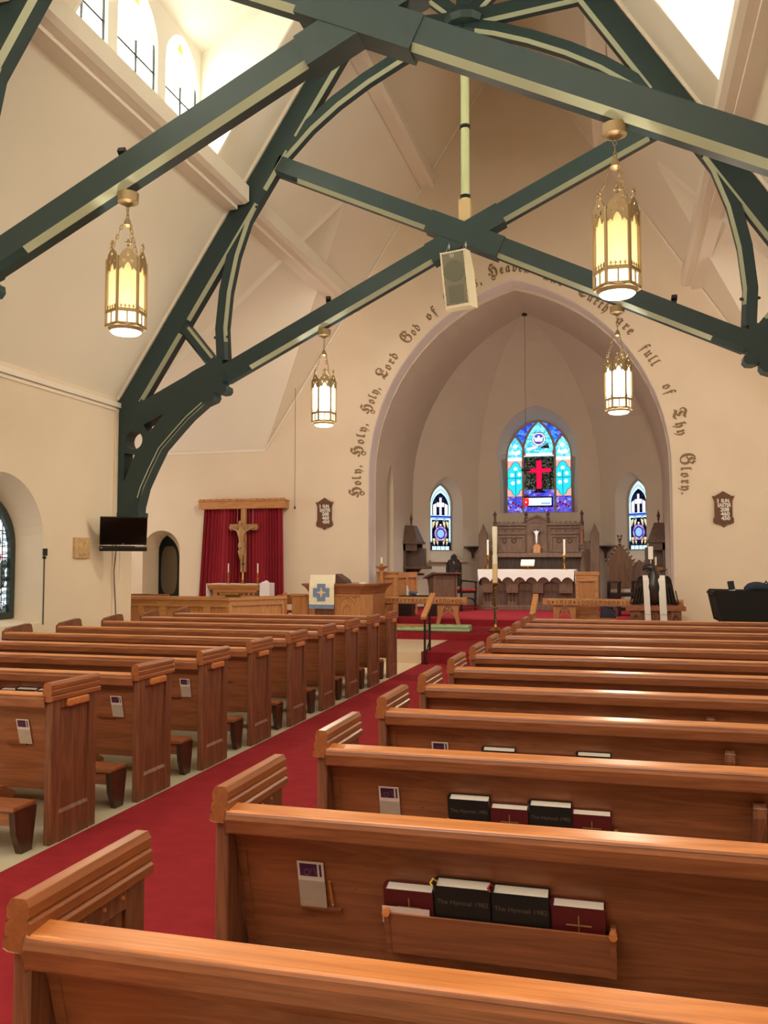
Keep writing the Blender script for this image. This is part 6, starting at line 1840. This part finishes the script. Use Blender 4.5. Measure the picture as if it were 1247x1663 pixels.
body = skin_body('eagle_body', 'ebony_z', t, Pe, [(i, i + 1) for i in range(8)], [.15, .18, .20, .16, .105, .105, .08, .05, .02], 2)
def wing(s2):
    # shoulder, wrist, drooping feathers with a scalloped edge; built as a curved slab
    edge = [(.05, 1.30), (.12, 1.34), (.20, 1.385), (.27, 1.38), (.31, 1.33), (.34, 1.20), (.37, 1.05), (.40, .92), (.44, .80), (.49, .74), (.44, .745), (.40, .775), (.37, .79), (.34, .775), (.31, .81), (.28, .80), (.25, .84), (.22, .84), (.18, .88), (.14, .90), (.08, .98)]
    g = G()
    f0 = lambda p: (ex_ + s2 * p[0], ey_ - .08 + 1.1 * max(0, p[0] - .12) ** 1.5, p[1])
    f1 = lambda p: (ex_ + s2 * p[0], ey_ + .0 + 1.1 * max(0, p[0] - .12) ** 1.5, p[1])
    g.plate_fn([edge], f0, f1)
    w_ = g.obj('wing', 'ebony_z', t)
    g = G()
    for k in range(6):
        a = .12 + k * .055; q0 = f0((a, 1.30 - .04 * k)); q1 = f0((a + .06, .88 - .01 * k))
        g.tube([q0, q1], .012, 5)
    g.obj('feather_quill', 'ebony_z', w_)
wing(-1); wing(1)
G().ball((ex_ - .07, ey_ - .10, .82), .05, 1.2, 1, .6, 8, 6).ball((ex_ + .07, ey_ - .10, .82), .05, 1.2, 1, .6, 8, 6).obj('talon', 'ebony_z', t)
for x0, x1, lab in ((.345, .455, 'white stole hanging over the eagle wing beside its beak'), (.625, .755, 'white stole hanging over the eagle wing next to the wall')):
    tl = thing('white_stole', lab, 'stole', (x0, ey_ - .16, .5), 'white stoles on the eagle lectern')
    g = G(); rows = []
    for j in range(14):
        f_ = j / 13
        if j < 2: y, z = ey_ + .03 - .10 * j, 1.395 + .004 * j
        else: y, z = ey_ - .155 - .01 * math.sin(f_ * 5), 1.40 - (j - 1) / 12 * 1.05
        off_ = .045 * max(0, f_ - .1)
        rows.append([g.bm.verts.new((x0 + off_ + (x1 - x0) * i / 4, y + .004 * math.sin(i * 1.7 + j), z)) for i in range(5)])
    for A, B in zip(rows, rows[1:]):
        for i in range(4): g.bm.faces.new((A[i], A[i + 1], B[i + 1], B[i]))
    r = bmesh.ops.extrude_face_region(g.bm, geom=list(g.bm.faces))
    for v in r['geom']:
        if isinstance(v, bmesh.types.BMVert): v.co.y += .006
    g.obj('cloth', 'white_cloth', tl, smooth=True)
    G().plate([(x0 + .03, .66), (x1 + .03, .66), (x1 + .03, .67), (x0 + .03, .67)], [], 'y', ey_ - .172, ey_ - .168).obj('stitching', 'cream_cloth', tl)

# covered piano with a music tablet and a bag
t = thing('covered_piano', 'piano under a fitted black cloth cover by the wall', 'piano', (2.3, 16.9, L1))
g = G()
prof_ = [(1.50, 1.10), (1.54, 1.13), (3.30, 1.13), (3.30, .60), (1.70, .58), (1.62, .62)]
g.plate(prof_, [], 'y', 16.45, 17.55); g.bevel(.035, 3).obj('cover', 'black_cloth', t, smooth=True)
for x in (1.72, 3.1):
    for y in (16.62, 17.35): G().box(x - .05, x + .05, y - .05, y + .05, L1, .62).bevel(.008, 1).obj('leg', 'black_matte', t)
t = thing('music_tablet', 'small black tablet stand leaning upright on the covered piano', 'tablet', (1.84, 16.6, 1.13))
MT = Matrix.Translation((1.83, 16.58, 1.135)) @ Matrix.Rotation(math.radians(-8), 4, 'Y') @ Matrix.Rotation(math.radians(-12), 4, 'X')
G().box(-.055, .055, -.008, .008, 0, .19, MT).bevel(.004, 1).obj('case', 'black_plastic', t)
G().box(-.05, .05, -.0095, -.008, .012, .03, MT).obj('label_strip', 'silver', t)
G().bar((1.83, 16.60, 1.13), (1.81, 16.68, 1.25), .03, .01).obj('prop', 'black_plastic', t)
tag(G().box(1.92, 2.10, 16.5, 16.66, 1.131, 1.140).obj('paper_sheet', 'page'), 'white paper lying on the black piano cover', 'paper')
t = thing('blue_bag', 'slumped dark blue bag lying on the covered piano', 'bag', (2.27, 16.75, 1.13))
g = G(); g.ball((2.25, 16.75, 1.215), .15, 1.25, .9, .62, 16, 10).ball((2.40, 16.75, 1.20), .10, 1.2, .9, .72, 12, 8).ball((2.12, 16.74, 1.19), .085, 1.0, .9, .7, 12, 8)
g.obj('body', 'navy', t, smooth=True)
G().tube([(2.36, 16.70, 1.25), (2.40, 16.68, 1.32), (2.43, 16.70, 1.26)], .018, 6).obj('strap', 'navy', t)

# striplight tucked behind the arch
t = thing('strip_light', 'slim glowing strip light behind the springing of the chancel arch', 'light', (-5.22, 20.06, 5.55))
glow('strip_glow', (255, 246, 226), 14.0)
g = G()
for k in range(6):
    a = (-5.335 + .036 * k, 20.06, 5.36 + .085 * k)
    g.ball(a, .026, u=8, v=6)
g.obj('bulb', 'strip_glow', t)
G().bar((-5.39, 20.08, 5.36), (-5.19, 20.08, 5.84), .05, .02).obj('fitting', 'white_paint', t)
for x in (-5.22,):
    d = bpy.data.lights.new('strip_light_glow', 'POINT'); d.energy = 5; d.color = (1, .93, .84); d.shadow_soft_size = .12
    o = bpy.data.objects.new('strip_light_glow', d); COL.objects.link(o); o.location = (x, 20.12, 5.5)
# sanctuary spotlights hidden behind the arch, shining on the altar and the red carpet
for x in (-4.9, .35):
    d = bpy.data.lights.new('sanctuary_spot', 'SPOT'); d.energy = 460; d.color = (1.0, .93, .84); d.spot_size = math.radians(75); d.spot_blend = .6; d.shadow_soft_size = .12
    o = bpy.data.objects.new('sanctuary_spot', d); COL.objects.link(o); o.location = (x, 20.2, 5.6)
    o.rotation_euler = (Vector((-2.3, 21.6, .8)) - Vector(o.location)).to_track_quat('-Z', 'Y').to_euler()
